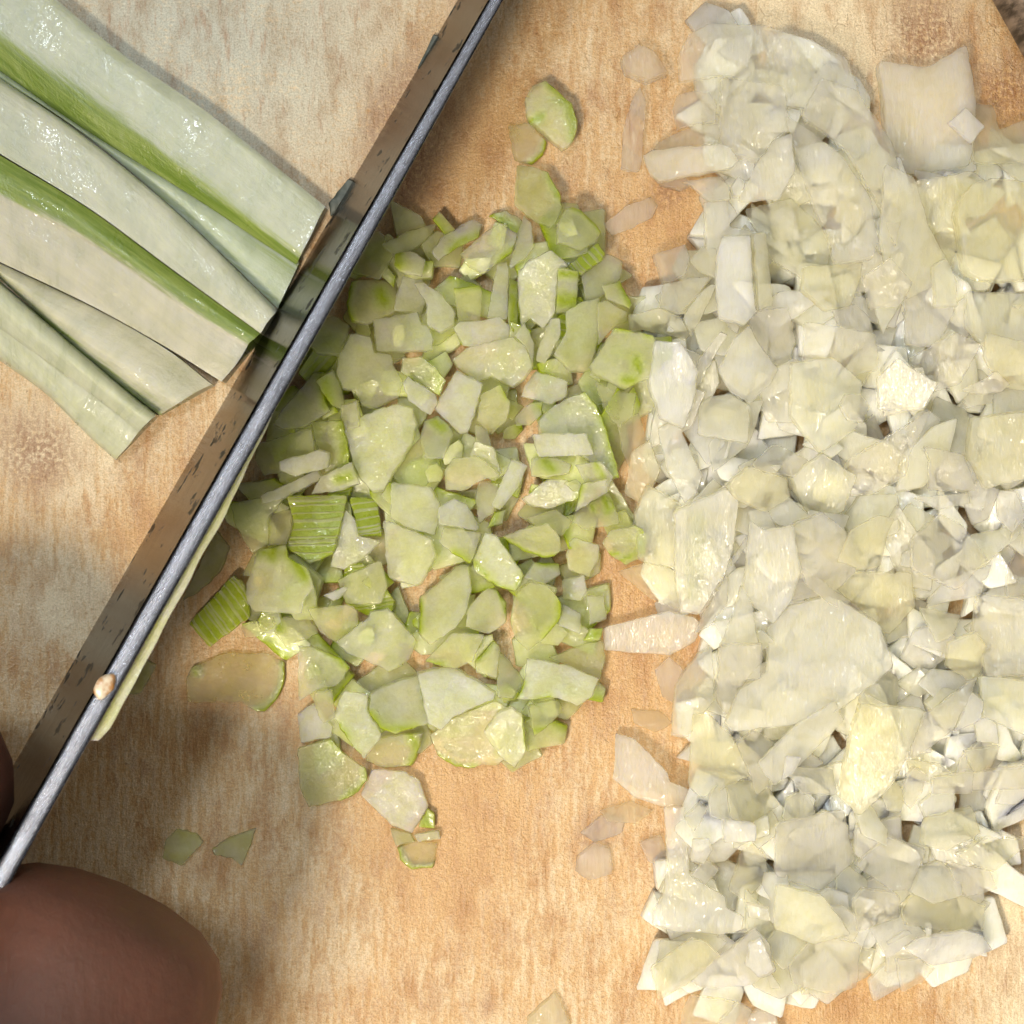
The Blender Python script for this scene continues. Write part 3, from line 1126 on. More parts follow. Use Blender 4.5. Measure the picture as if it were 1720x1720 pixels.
C('855,465 870,470 870,550 862,560 853,540', g='862,468 862,555 10', t=1.0, L='narrow dark green celery splinter standing between two pale slabs')
C('880,357 892,370 897,415 885,432 860,450 855,447 865,415 872,380', t=1.1, c='pale', L='upright pale sliver at the top of the celery heap', S='upright pale sliver')
C('762,485 805,480 810,490 807,537 772,547 767,520', g='762,482 806,478 8', t=1.6, L='boxy celery chip with a green strip along its upper end')
C('760,550 770,540 812,537 840,530 860,547 865,562 805,580 777,580')
C('865,565 880,540 897,575 895,612 885,585', c='pale')
C('925,535 940,535 942,562 925,597 915,610 900,605 907,575', c='pale')
C('950,525 972,510 1007,500 1010,540 1002,580 992,622 960,622 930,595 950,560', L='large flat pale celery piece below the green-barred block', S='large flat right-hand piece')
C('1003,510 1017,503 1055,522 1055,537 1030,550 1005,580', c='y')
C('1000,640 1030,655 1070,660 1062,700 1040,720 1015,690', t=0.6, c='thin')
C('1032,550 1057,555 1097,565 1110,627 1090,635 1050,652 997,625 992,612 1010,585', g=['1034,551 1057,553 5', '1068,605 1072,622 8', '1050,638 1064,640 9', '1022,652 1030,660 6', '1084,560 1094,568 5'], L='square celery slice dotted with small green patches beside the onion', S='green-dotted square')
C('675,600 710,600 735,620 750,640 738,665 700,640 672,625', c='g', g='740,625 735,662 8')
C('625,535 702,522 709,545 720,547 729,570 727,588 705,590 660,590 632,589', t=1.6, L='notched rectangular pale celery chip near the upper left', S='notched rectangle')
C('657,592 683,590 672,606 662,611')
C('480,680 525,625 542,625 546,672 555,690 510,718 480,722 460,712', g='538,628 547,682 8', L='pale celery wedge with a green right rim lying along the knife')
C('530,640 560,620 575,660 580,690 555,680', c='g', g='545,640 552,675 12')
C('590,560 622,565 629,592 657,594 660,612 677,640 670,665 632,685 607,680 595,655 575,652 565,625 572,592', t=1.5, L='star-shaped pale celery chip with jagged arms', S='star-shaped chip')
C('430,745 525,720 530,760 480,790 440,800 425,770', c='g')
C('520,708 575,705 585,755 590,800 545,800 528,740', g='575,708 588,790 12', c='g')
C('685,632 732,662 735,677 722,697 685,672 677,645', c='w', L='sparkling white celery cube right of the star-shaped chip')
C('760,602 785,582 862,565 885,582 895,615 880,637 860,650 825,632 800,642 767,615', t=1.3, L='large shield-shaped pale celery slice in the upper middle', S='shield-shaped slice')
C('807,662 840,645 857,675 852,705 825,730 800,705', c='y', g='845,645 855,665 8')
C('767,622 810,645 797,697 785,725 772,728 730,687 738,665', c='w', t=1.6, L='frosty whitish celery block below the shield-shaped slice', S='frosty block')
C('572,680 600,672 604,717 580,722 572,700', c='pale')
C('578,722 605,700 632,688 668,678 692,685 700,712 692,745 670,780 645,822 626,826 605,805 592,775 585,745', t=1.4, L='big arrowhead-shaped pale celery slice pointing down', S='arrowhead slice')
C('712,705 735,697 752,712 762,730 745,770 715,770 705,740', g='728,708 745,718 9', L='celery chip with one bright green notch beside the arrowhead slice')
C('797,710 820,720 830,780 800,785')
C('797,740 830,752 842,797 785,775')
C('865,700 890,677 912,675 910,697 890,715 867,715', g='905,680 915,690 8')
C('900,622 955,640 952,667 925,680 875,665 880,650', c='pale', L='pale quadrilateral celery slice right of the frosty block')
C('905,705 925,685 955,667 982,657 1002,680 1015,710 1022,730 1030,760 1040,800 1015,808 985,770 905,728', g='984,656 1004,682 1022,728 1038,800 9', L='large sail-shaped celery slice with a long green right rim', S='sail-shaped slice')
C('892,728 985,728 998,765 905,768', c='w', t=1.3, L='frosty white rectangle lying on the sail-shaped slice')
C('470,775 535,755 552,760 550,785 497,800 470,790', c='w', t=1.7, L='white celery nub near the knife above the green ribbed square')
C('537,800 592,775 605,812 575,823 520,830', g='565,805 590,800 8')
C('437,832 532,788 542,803 475,838 440,847', c='pale', t=1.2, L='long whitish celery strip just above the green ribbed square')
C('387,845 440,835 480,835 452,868 450,915 422,930 395,885', c='g', t=0.9)
C('450,865 487,855 490,885 480,917 450,915', c='y')
C('480,832 582,830 577,865 560,930 520,947 480,920 492,880', skin=math.radians(92), t=1.5, L='large bright green ribbed square of celery skin', S='green ribbed square')
C('587,835 632,837 642,902 602,900', skin=math.radians(100), t=1.3, L='smaller green striped skin piece beside the ribbed square')
C('657,810 722,817 740,855 730,900 680,885 655,870', c='pale')
C('745,790 760,770 800,765 830,787 840,800 810,807 775,825 747,822')
C('805,807 838,812 830,860 805,880 797,835')
C('892,770 930,767 960,780 955,795 920,802 892,800', g='915,775 930,790 9')
C('965,780 1010,775 1030,800 1020,825 985,815', g='1000,778 1012,800 5')
C('877,837 920,805 950,805 977,817 972,837 920,855 887,847', g='974,815 970,838 6')
C('967,860 977,812 1020,805 1022,825', g='968,842 975,815 6')
C('965,860 1022,825 1037,860 1040,880 980,890 962,875', g=['990,830 998,858 5', '1015,835 1020,858 6', '1030,830 1033,850 5'], L='celery chip with three short green dashes at the right rim')
C('860,770 887,782 872,817 840,857 825,850 845,802', c='bright', t=1.8, L='glistening white celery bar standing out in the middle of the heap', S='glistening white bar')
C('580,855 595,870 602,900 640,910 607,940 577,957 553,952', c='pale', L='pale triangular celery chip covering the ribbed square corner')
C('830,860 850,855 845,880 818,888', g='835,858 822,885 10')
C('737,852 762,837 785,847 805,887 800,892 775,887 737,880', c='w', t=1.3, L='whitish dome-shaped celery chip at the centre of the heap', S='whitish dome')
C('737,910 745,885 810,895 795,940 790,947 760,930', g='762,930 790,946 8')
C('885,870 935,855 962,875 945,900 905,890', c='y')
C('842,902 870,890 920,877 940,902 942,925 930,935 912,937 880,927', g=['845,905 880,927 912,937 932,934 4', '948,890 952,905 8'], L='half-moon celery slice with a green rim along its lower arc', S='half-moon slice')
C('955,910 965,902 1007,915 1007,940 990,970 955,957 950,932')
C('1012,912 1025,890 1065,882 1080,890 1090,902 1085,935 1052,950 1025,932', g=['1070,880 1078,892 6', '1078,905 1082,930 9', '1045,945 1062,935 7', '1025,932 1050,928 3'], t=1.8, L='celery chip with vivid green corners, rightmost by the onion heap', S='green-cornered chip')
C('897,945 940,947 942,965 915,982 880,970', g='905,944 938,950 6')
C('815,895 835,900 880,965 875,980 865,992 835,985 797,960 795,940', g=['795,945 835,987 862,994 5', '875,965 868,985 5'], t=1.5, L='pointed petal-shaped celery slice in the lower middle', S='petal-shaped slice')
C('642,872 725,905 732,935 707,980 697,984 650,970', c='pale', t=1.5, L='clean-cut pale celery pentagon right of the ribbed square', S='pale pentagon')
C('565,975 640,940 652,985 640,1015 580,1015', c='y', t=0.8)
C('432,922 480,915 484,935 520,955 530,987 515,1005 510,1030 425,1028 412,1010 411,980 420,955', g=['434,930 462,922 456,938 9', '484,928 500,948 515,968 11'], t=1.5, c='pale', L='large pale celery square with green upper corners below the ribbed square', S='green-cornered pale square')
C('542,1000 578,985 585,988 572,1005 560,1010', c='w')
C('315,1048 392,965 412,982 422,1035 400,1052 352,1088', skin=math.radians(38), t=1.3, L='green ribbed celery square at the lower left, separate from the heap', S='outlying ribbed square')
C('320,977 362,890 385,920 370,960 332,995 305,1010', c='g', t=0.8)
C('402,1052 460,1035 465,1050 435,1070 410,1072', t=0.7, c='thin')
C('475,1035 520,1040 535,1065 480,1088 460,1060', t=0.8, g='463,1040 470,1055 8', c='y')
C('517,1022 585,1015 600,1027 602,1050 565,1082 537,1062', c='y')
C('322,1120 380,1095 450,1097 478,1112 477,1147 465,1175 445,1195 430,1195 405,1180 355,1180 315,1180 312,1142', t=0.7, c='thin', g=['478,1115 477,1150 463,1178 445,1195 430,1195 6', '325,1122 330,1130 6'], L='wide see-through celery slice lying alone at the edge of the hand shadow', S='wide see-through slice')
C('705,1005 742,975 767,952 787,952 792,992 785,1022 767,1052 725,1082 705,1062', g='706,1010 706,1060 5', t=1.4, L='broad oval celery slice below the pale pentagon', S='broad oval slice')
C('945,975 982,965 987,992 975,1010 945,1005', c='pale')
C('945,1015 977,1032 975,1065 937,1050', c='w')
C('985,1000 1015,1000 1020,1040 990,1050')
C('980,1077 992,1055 1013,1055 1008,1076', g='984,1072 1008,1062 14', t=1.2, L='small solid green celery bit at the right edge of the heap')
C('785,1025 795,1010 820,987 835,992 850,1012 850,1047 820,1065 782,1052', g='838,992 852,1030 4')
C('862,1012 870,990 890,977 920,982 942,1010 940,1040 915,1072 887,1095 865,1075 857,1045', g=['942,1008 940,1045 918,1070 9', '853,1015 852,1045 5'], t=1.6, L='large rounded celery slice with a soft green right side', S='large rounded slice')
C('565,1077 620,1035 622,1027 652,1020 700,1075 687,1110 652,1130 617,1112 582,1097', t=1.6, L='large hexagonal pale celery slab in the lower left of the heap', S='hexagonal slab')
C('500,1087 525,1088 572,1105 587,1122 565,1152 532,1160 500,1180 498,1130', g=['540,1085 578,1108 8', '576,1116 586,1120 6'], L='pale celery chip with a green corner under the hexagonal slab')
C('712,1112 760,1062 815,1065 795,1110 765,1125', g='715,1115 750,1118 5')
C('797,1110 830,1075 840,1090 835,1140 800,1130', c='y', g='800,1108 830,1078 6')
C('837,1095 850,1105 880,1145 862,1172 835,1170')
C('922,1105 985,1080 1012,1075 1017,1110 1005,1150 952,1117', c='g', t=0.9)
C('885,1105 952,1117 1007,1140 995,1170 970,1185 935,1172 867,1175 880,1145', g=['868,1170 880,1148 5', '895,1180 925,1170 5'], t=1.3, L='broad pale green celery slice at the lower right of the heap', S='broad lower-right slice')
C('655,1150 665,1145 702,1135 722,1215 665,1232 640,1222 620,1195 622,1165', g='622,1198 645,1226 700,1224 8', L='celery slice with a green lower rim left of the glittering one')
C('700,1132 755,1120 795,1140 832,1165 830,1175 760,1205 742,1225 720,1215', c='bright', t=1.4, L='wet glittering celery slice in the lower middle', S='glittering slice')
C('530,1162 560,1157 563,1205 542,1217 527,1185')
C('497,1202 528,1180 560,1220 557,1237 505,1250', c='bright', t=0.9, L='shiny wet celery flake at the lower left corner of the heap', S='shiny wet flake')
C('612,1245 655,1235 710,1230 705,1255 690,1288 645,1292 615,1280', c='y', t=0.8, g='690,1232 704,1260 688,1288 8')
C('577,1160 617,1167 617,1192 642,1235 612,1275 582,1240 558,1202', g=['568,1218 582,1238 8', '580,1250 602,1270 7'], t=1.3, c='pale', L='pale celery chip with two green marks above the lowest green slice')
C('720,1235 760,1205 830,1175 877,1195 885,1230 870,1260 835,1287 810,1285 795,1292 765,1290 735,1272', c='y', t=0.9, g='735,1272 765,1291 795,1293 5', S='wide yellowish slice', L='wide yellowish translucent celery slice at the heap foot')
C('812,1230 837,1197 860,1187 877,1200 882,1240 885,1262 865,1292 838,1270', c='pale', t=1.2, g='882,1205 884,1258 4', L='pale rounded celery lobe on the wide yellowish slice')
C('887,1185 935,1177 947,1195 915,1225 897,1237', g='890,1230 915,1225 6')
C('500,1255 557,1240 575,1262 615,1290 617,1310 600,1332 575,1345 517,1357 502,1320', c='g', t=0.9, g=['615,1295 612,1320 575,1346 6', '555,1245 572,1265 6'], L='dull olive celery slice at the lower left foot of the heap', S='dull olive slice')
C('605,1335 625,1292 680,1295 705,1310 720,1355 700,1387 692,1400 657,1387 640,1370', c='w', t=1.3, L='glistening grey-white celery slice lying below the heap', S='lowest glistening slice')
C('717,1357 730,1367 730,1392 702,1390', g='722,1362 718,1390 20', t=1.0, L='small green celery corner peeping from under the lowest glistening slice')
C('655,1392 690,1400 697,1415 665,1422', c='g', t=0.7)
C('695,1402 737,1395 740,1410 702,1415', c='pale', t=1.0)
C('667,1425 697,1412 735,1417 727,1458 690,1461 672,1445', g=['668,1428 674,1446 690,1461 5', '690,1461 727,1458 4'], t=0.7, c='thin', L='lowest see-through celery slice with a green outline')
C('277,1412 297,1392 330,1400 342,1415 305,1455 272,1442', c='g', t=0.7, L='dim celery flake in the hand shadow, closer to the fingertip')
C('355,1427 385,1407 430,1392 420,1422 405,1455 390,1442 360,1437', c='g', t=0.6, L='triangular dim celery flake at the hand shadow rim')
C('208,1168 245,1108 262,1118 236,1165', c='g', t=0.8)

# ---- onion, roughly from the bottom of the heap to its top
O('1060,1190 1110,1195 1130,1215 1100,1230 1065,1215', t=0.4, c='thin')
O('970,1440 1000,1415 1025,1425 1030,1470 990,1480 968,1465', t=1.2, c='lilac', L='lone greyish onion scrap on bare board, leftmost by the onion heap')
O('975,1400 1010,1370 1050,1375 1045,1400 1000,1415', t=0.8, c='clear', L='glassy onion film just above the lone greyish scrap')
O('1005,1362 1060,1345 1100,1362 1070,1385 1020,1380', t=0.5, c='thin')
O('887,1710 932,1668 958,1720 955,1745 885,1745', t=1.2, c='y', L='lone tan onion corner at the bottom edge of the picture')
O('1044,93 1073,73 1099,84 1124,122 1088,135 1051,119', t=2.4, c='lilac', L='rounded lilac-grey onion blob at the top left of the onion heap', S='lilac blob')
O('1075,144 1086,170 1080,263 1073,290 1042,285 1046,219 1060,170', t=1.6, c='clear', L='upright glassy onion strip on bare board below the lilac blob', S='upright glassy strip')
O('1011,378 1051,345 1093,329 1106,345 1097,365 1060,385 1027,396', t=1.1, c='clear', L='slim onion flake between the celery heap and the onion heap')
O('1095,294 1148,296 1168,309 1141,320 1110,312', t=1.0, c='lilac')
O('1141,93 1159,55 1190,38 1287,42 1350,65 1420,100 1440,160 1400,190 1320,182 1221,126 1144,135', t=1.6, c='clear', step=0.8, L='wide grey glassy onion sheet at the very top of the heap', S='wide top sheet')
O('1141,152 1190,144 1205,175 1203,203 1170,205 1141,212 1133,175', t=1.3, c='lilac')
O('1214,128 1225,126 1318,144 1327,219 1300,236 1274,270 1234,259 1212,234', t=1.9, c='lilac', L='large squarish grey onion layer under the wide top sheet', S='large squarish layer')
O('1108,232 1172,205 1212,208 1210,236 1183,241 1097,250', t=2.0)
O('1082,254 1097,245 1212,241 1230,250 1239,272 1230,283 1110,298 1095,285', t=2.6, c='pale', L='thick pale onion bar lying level at the upper left of the onion', S='thick level bar')
O('1150,296 1212,290 1228,309 1228,334 1194,334 1166,305', t=1.5)
O('1228,312 1241,294 1254,305 1247,329 1232,329', t=1.6, c='pale', L='tiny onion cube below the thick level bar')
O('1270,274 1303,232 1329,225 1335,290 1310,335 1243,333', t=1.8)
O('1183,338 1221,336 1225,380 1285,392 1300,440 1245,440 1210,470 1185,420', t=1.6)
O('1380,130 1440,150 1500,240 1520,330 1500,420 1470,340 1420,255 1345,195', t=1.6, c='lilac')
O('1250,350 1330,330 1400,400 1390,450 1350,470 1300,440', t=1.7)
O('1479,97 1560,110 1627,71 1638,157 1640,219 1627,281 1508,294 1490,236', t=2.2, step=0.7, c='pale', L='big square onion layer at the upper right of the heap', S='big square layer')
O('1640,168 1671,172 1676,219 1720,200 1745,205 1745,275 1627,281', t=1.5)
O('1592,206 1623,179 1656,212 1632,241', t=0.9, c='bright', L='small glinting diamond of onion on the big square layer')
O('1530,305 1630,290 1660,310 1620,380 1600,450 1570,430 1545,370', t=2.0, c='y')
O('1640,300 1745,305 1745,470 1650,475 1615,460 1610,400 1600,350', t=3.0, c='y', soft=0.2, L='thick yellowish onion chunk at the right picture edge', S='thick yellowish chunk')
O('1480,280 1530,300 1560,380 1600,440 1570,480 1530,500 1490,460 1475,400', t=1.7)
O('1325,185 1350,200 1420,260 1465,330 1480,400 1470,430 1410,440 1390,380 1350,280', t=2.4, c='lilac', L='long blade-like white onion petal slanting down the upper heap', S='blade-like petal')
O('1099,424 1152,409 1159,437 1152,462 1124,475 1113,473', t=1.8)
O('1115,475 1163,464 1192,466 1172,497 1141,528 1110,513', t=1.6)
O('1161,433 1181,411 1205,415 1205,468 1177,453', t=1.6)
O('1265,393 1287,389 1300,512 1274,521', t=2.6)
O('1205,429 1216,393 1263,393 1267,464 1274,521 1254,543 1210,530 1205,479', t=3.0, c='bright', L='bright upright onion block standing proud at the upper left', S='bright upright block')
O('1148,532 1172,495 1194,477 1205,477 1194,504 1161,566', t=1.6)
O('1057,526 1106,517 1141,532 1159,563 1150,572 1084,552 1060,555', t=1.3, c='y', L='slanting onion sliver reaching towards the green-dotted celery square')
O('1175,601 1210,557 1223,563 1212,579 1175,647 1163,641', t=1.6, g='1208,575 1180,640 3', L='thin onion splinter with a dark green line along it', S='green-lined splinter')
O('1099,572 1141,574 1163,603 1172,623 1170,660 1150,720 1110,700 1090,640', t=2.6, c='bright', L='glossy white onion lump next to the green-dotted celery square', S='glossy white lump')
O('1177,678 1194,665 1228,660 1261,685 1254,745 1172,729', t=1.8)
O('1205,623 1232,568 1256,546 1276,579 1309,619 1296,645 1261,678 1228,660', t=1.9, c='pale', L='pale onion quadrilateral right of the green-lined splinter', S='pale quadrilateral')
O('1256,539 1276,521 1323,517 1340,570 1329,607 1303,614 1265,574', t=1.9)
O('1353,446 1393,442 1455,437 1450,468 1431,513 1389,521 1347,486', t=1.7, c='y')
O('1395,524 1433,510 1462,535 1473,579 1428,590', t=1.6)
O('1453,462 1495,431 1534,475 1515,513 1468,517', t=1.8, c='lilac', L='grey tilted onion square left of the dark hole in the heap', S='grey tilted square')
O('1576,442 1599,429 1616,466 1620,510 1581,510', t=1.7)
O('1620,490 1745,490 1745,570 1660,590 1620,550', t=1.7)
O('1350,540 1470,560 1480,620 1400,640 1350,600', t=1.6, c='clear', L='wet glinting onion sheet in the upper middle of the heap', S='wet glinting sheet')
O('1530,601 1605,557 1645,579 1616,645 1576,656', t=1.6, c='lilac')
O('1650,560 1745,580 1745,660 1690,650 1650,600', t=1.7, c='y')
O('1477,632 1508,601 1539,623 1574,645 1552,689 1481,685', t=1.8, c='pale')
O('1615,655 1647,640 1676,621 1698,645 1685,658 1650,662', t=1.3, c='lilac', L='small lilac-grey onion tip near the right edge', S='lilac tip')
O('1330,610 1400,600 1450,640 1440,720 1380,760 1330,700', t=1.8)
O('1406,683 1417,663 1444,661 1462,683 1450,711 1422,707', t=1.5, c='lilac', L='lilac-grey onion patch in the middle of the heap', S='lilac patch')
O('1640,700 1745,690 1745,800 1660,820 1630,760', t=1.7)
O('1035,705 1073,694 1095,755 1060,790 1045,760', t=0.7, c='thin')
O('1060,760 1090,740 1110,790 1085,850 1050,830', t=1.3, c='y')
O('1105,720 1135,700 1180,800 1170,830 1150,845 1120,790', t=1.6, c='pale', L='long pale onion strip pointing down at the big striped leaf', S='long pale strip')
O('1258,780 1300,745 1360,772 1331,803 1265,790', t=1.2, c='lilac', L='blue-grey onion scrap shaped like an arrow, left of centre', S='blue-grey scrap')
O('1420,830 1430,770 1480,740 1560,690 1530,760 1525,800 1470,830', t=1.6, c='lilac', S='grey winged sheet', L='grey wing-shaped onion sheet in the heap centre')
O('1380,760 1440,800 1420,860 1360,870 1330,800', t=1.8)
O('1223,815 1256,784 1323,804 1331,835 1290,860 1239,840', t=1.7, c='y')
O('1550,749 1614,762 1645,824 1565,824 1561,775', t=1.8)
O('1532,835 1627,828 1632,846 1576,857', t=1.4, c='pale', L='narrow onion wedge above the little dark triangle', S='narrow wedge')
O('1088,815 1146,848 1135,865 1133,952 1097,948 1073,939 1066,864', t=1.4, c='y', L='large creamy onion leaf touching the celery heap', S='large creamy leaf')
O('1038,961 1097,939 1133,957 1141,1025 1093,1007', t=0.9, c='thin')
O('1181,1034 1223,963 1223,1010 1199,1047 1168,1067', t=1.4)
O('1133,859 1219,820 1241,842 1234,912 1221,961 1177,1032 1146,1027 1135,957', t=1.7, c='pale', g='1172,870 1165,1000 12', L='big faintly green-striped onion leaf standing at the left of the heap', S='big striped leaf')
O('1228,943 1261,892 1256,917 1230,952', t=1.0, c='pale', L='needle-thin onion splinter right of the big striped leaf')
O('1013,1054 1124,1025 1166,1036 1181,1049 1168,1078 1124,1102 1077,1098 1015,1093', t=1.8, c='pale', L='long leaf-shaped onion slice lying across to the celery heap', S='long lying leaf')
O('1330,880 1380,860 1430,900 1440,960 1400,1000 1330,1010 1300,940', t=1.8, c='lilac')
O('1261,873 1285,890 1330,880 1345,960 1330,1010 1300,1050 1250,1000 1256,950', t=1.7, c='pale', L='tall white onion plate in the left middle of the heap', S='tall white plate')
O('1395,981 1428,961 1530,961 1539,1018 1495,1069', t=1.6, c='y')
O('1475,864 1503,872 1492,895 1479,952 1446,957 1404,943 1424,890', t=1.9, c='y', L='ragged yellow-cream onion square in the heap centre', S='ragged yellow square')
O('1528,906 1579,862 1620,881 1665,939 1605,992 1530,957', t=1.9, c='lilac', L='large sparkling grey onion pentagon right of the ragged yellow square', S='sparkling grey pentagon')
O('1340,950 1380,974 1477,1045 1464,1067 1351,983', t=1.2, c='lilac', L='long lilac-grey onion band slanting through the heap middle', S='lilac band')
O('1541,1018 1620,1034 1600,1067 1570,1080', t=1.6)
O('1687,952 1707,926 1745,928 1745,1001 1680,1001', t=1.4, c='lilac', L='dark-rimmed grey onion dome at the right picture edge', S='dark-rimmed dome')
O('1590,1080 1636,1060 1660,1090 1640,1150 1590,1120', t=1.7, c='y', L='strongly yellow onion bit right of centre', S='strongly yellow bit')
O('1650,1000 1745,1010 1745,1130 1660,1140 1640,1060', t=1.6, c='lilac')
O('1247,983 1265,1016 1278,1115 1275,1140 1210,1150 1208,1100 1230,1045', t=2.0, c='pale', L='tall pointed onion triangle below the tall white plate', S='tall pointed triangle')
O('1290,1056 1327,1018 1400,1000 1480,1050 1500,1120 1440,1170 1400,1200 1330,1220 1230,1230 1220,1215 1240,1160 1290,1130', t=1.8, step=0.8, c='pale', L='largest flat onion plate, ragged, in the lower middle of the heap', S='largest flat plate')
O('1099,1126 1123,1102 1152,1129 1141,1146 1132,1182 1112,1171', t=1.7, c='lilac')
O('1152,1133 1174,1102 1199,1084 1201,1173 1183,1199 1154,1239 1130,1235 1137,1157', t=1.9, L='tall tan-cream onion slice below the long lying leaf', S='tall cream slice')
O('1206,1173 1212,1084 1278,1080 1280,1110 1240,1160 1225,1205', t=1.8)
O('1165,1201 1194,1201 1232,1239 1258,1301 1221,1321 1181,1341 1157,1323', t=1.6, c='y', L='flat yellowish onion panel above the T-shaped piece', S='flat yellowish panel')
O('1433,1221 1446,1182 1552,1190 1534,1239 1499,1319 1446,1374 1413,1343 1424,1270', t=2.2, c='y', step=0.8, L='broad yellow onion slab in the lower heap', S='broad yellow slab')
O('1236,1248 1269,1228 1305,1252 1291,1321 1269,1334 1256,1296', t=1.6, c='lilac')
O('1400,1175 1420,1210 1340,1290 1300,1320 1270,1280 1330,1220', t=1.6, c='pale', L='slanting onion bar below the largest flat plate', S='slanting bar')
O('1318,1268 1345,1272 1330,1300 1312,1310', t=0.8, c='bright', L='tiny mirror-bright onion chip on the slanting bar')
O('1221,1323 1256,1314 1298,1330 1313,1356 1269,1385 1227,1376', t=1.5, c='y')
O('1335,1290 1406,1297 1413,1341 1349,1336 1320,1300', t=1.7)
O('1645,1135 1745,1146 1745,1246 1650,1204', t=1.7)
O('1614,1257 1680,1252 1667,1288 1634,1297', t=1.5)
O('1561,1305 1634,1292 1634,1334 1561,1334', t=1.5, c='clear')
O('1634,1303 1745,1279 1745,1325 1634,1334', t=1.8, c='lilac')
O('1521,1319 1534,1288 1561,1301 1554,1334 1537,1365 1521,1347', t=1.3, c='lilac', L='grey ring-like onion curl in the lower right of the heap', S='ring-like curl')
O('1601,1230 1634,1160 1655,1180 1647,1210', t=1.4, c='bright', L='bright white onion facet beside the curved grey petal')
O('1534,1279 1539,1239 1561,1199 1643,1135 1632,1164 1605,1224 1572,1252', t=1.5, c='lilac', L='curved grey onion petal in the lower right of the heap', S='curved grey petal')
O('1216,1378 1269,1383 1269,1411 1218,1418', t=1.8, c='bright', L='small glinting onion cube right of the T-shaped piece', S='small glinting cube')
O('1300,1380 1420,1360 1440,1450 1380,1500 1300,1470', t=1.8)
O('1560,1380 1640,1360 1650,1400 1590,1430 1550,1420', t=1.6)
O('1075,1418 1112,1405 1120,1425 1121,1462 1090,1450', t=0.8, c='clear')
O('1152,1376 1177,1350 1190,1358 1181,1378 1165,1400', t=1.4)
O('1117,1358 1150,1356 1154,1400 1159,1471 1186,1487 1218,1505 1220,1523 1247,1536 1244,1558 1208,1568 1135,1568 1097,1558 1099,1534 1115,1507 1123,1459 1120,1415', t=1.5, c='pale', follow=0.5, L='T-shaped onion piece with a long stem at the lower left', S='T-shaped piece')
O('1161,1405 1188,1403 1194,1425 1181,1449 1159,1445', t=1.6, c='pale', L='small hexagonal onion chip beside the stem of the T-shaped piece')
O('1159,1471 1186,1445 1212,1465 1186,1489', t=1.5)
O('1035,1235 1066,1243 1095,1270 1123,1301 1126,1314 1170,1332 1174,1345 1154,1356 1110,1356 1066,1343 1031,1312 1035,1279', t=1.7, c='pale', L='boot-shaped onion flake jutting onto bare board at the lower left', S='boot-shaped flake')
O('1230,1505 1253,1440 1277,1424 1293,1449 1297,1479 1253,1519', t=1.7)
O('1300,1480 1380,1500 1430,1570 1370,1590 1300,1560', t=1.8)
O('1439,1455 1491,1408 1558,1428 1528,1495 1499,1497', t=1.7)
O('1499,1497 1514,1511 1514,1546 1439,1566 1429,1511 1445,1487', t=1.7, c='lilac')
O('1510,1523 1528,1499 1619,1507 1661,1526 1657,1568 1578,1562 1518,1550', t=0.9, c='thin', L='brownish see-through onion slice at the lower right rim', S='brownish see-through slice')
O('1597,1430 1647,1404 1745,1410 1716,1430 1665,1463', t=1.6)
O('1588,1445 1665,1463 1678,1495 1621,1507 1599,1475', t=1.6, c='lilac')
O('1528,1499 1566,1519 1621,1507 1617,1475 1586,1451 1550,1465', t=1.6, c='pale')
O('1253,1517 1291,1526 1295,1548 1257,1542', t=1.5, c='pale')
O('1091,1627 1127,1598 1159,1572 1182,1576 1212,1604 1155,1655 1107,1685', t=1.5, c='y', L='wide cream onion slice below the T-shaped piece', S='wide cream slice')
O('1155,1653 1218,1602 1265,1552 1289,1578 1301,1625 1257,1657 1178,1667', t=1.7)
O('1257,1584 1277,1574 1299,1627 1275,1643 1253,1623', t=1.1, c='bright', L='wet bright onion chip low in the heap', S='wet bright chip')
O('1323,1623 1340,1600 1370,1570 1450,1590 1440,1660 1400,1672 1330,1650', t=1.8, c='lilac')
O('1495,1600 1538,1602 1568,1625 1548,1647 1510,1663', t=1.5, c='clear', L='triangular glassy onion slice pointing down at the lower rim', S='triangular glassy slice')
O('1508,1584 1530,1568 1617,1560 1653,1574 1674,1602 1643,1613 1566,1621 1538,1604', t=1.8, c='bright', L='shiny white leaf-like onion slice at the lower right tip of the heap', S='shiny white leaf')
O('1147,1696 1159,1667 1230,1677 1263,1694 1206,1745 1141,1745', t=1.5, L='onion slice cut off by the bottom picture edge')
O('1206,1708 1236,1677 1263,1696 1246,1745 1200,1745', t=1.4)
O('1253,1708 1273,1694 1299,1696 1317,1745 1260,1745', t=1.3)


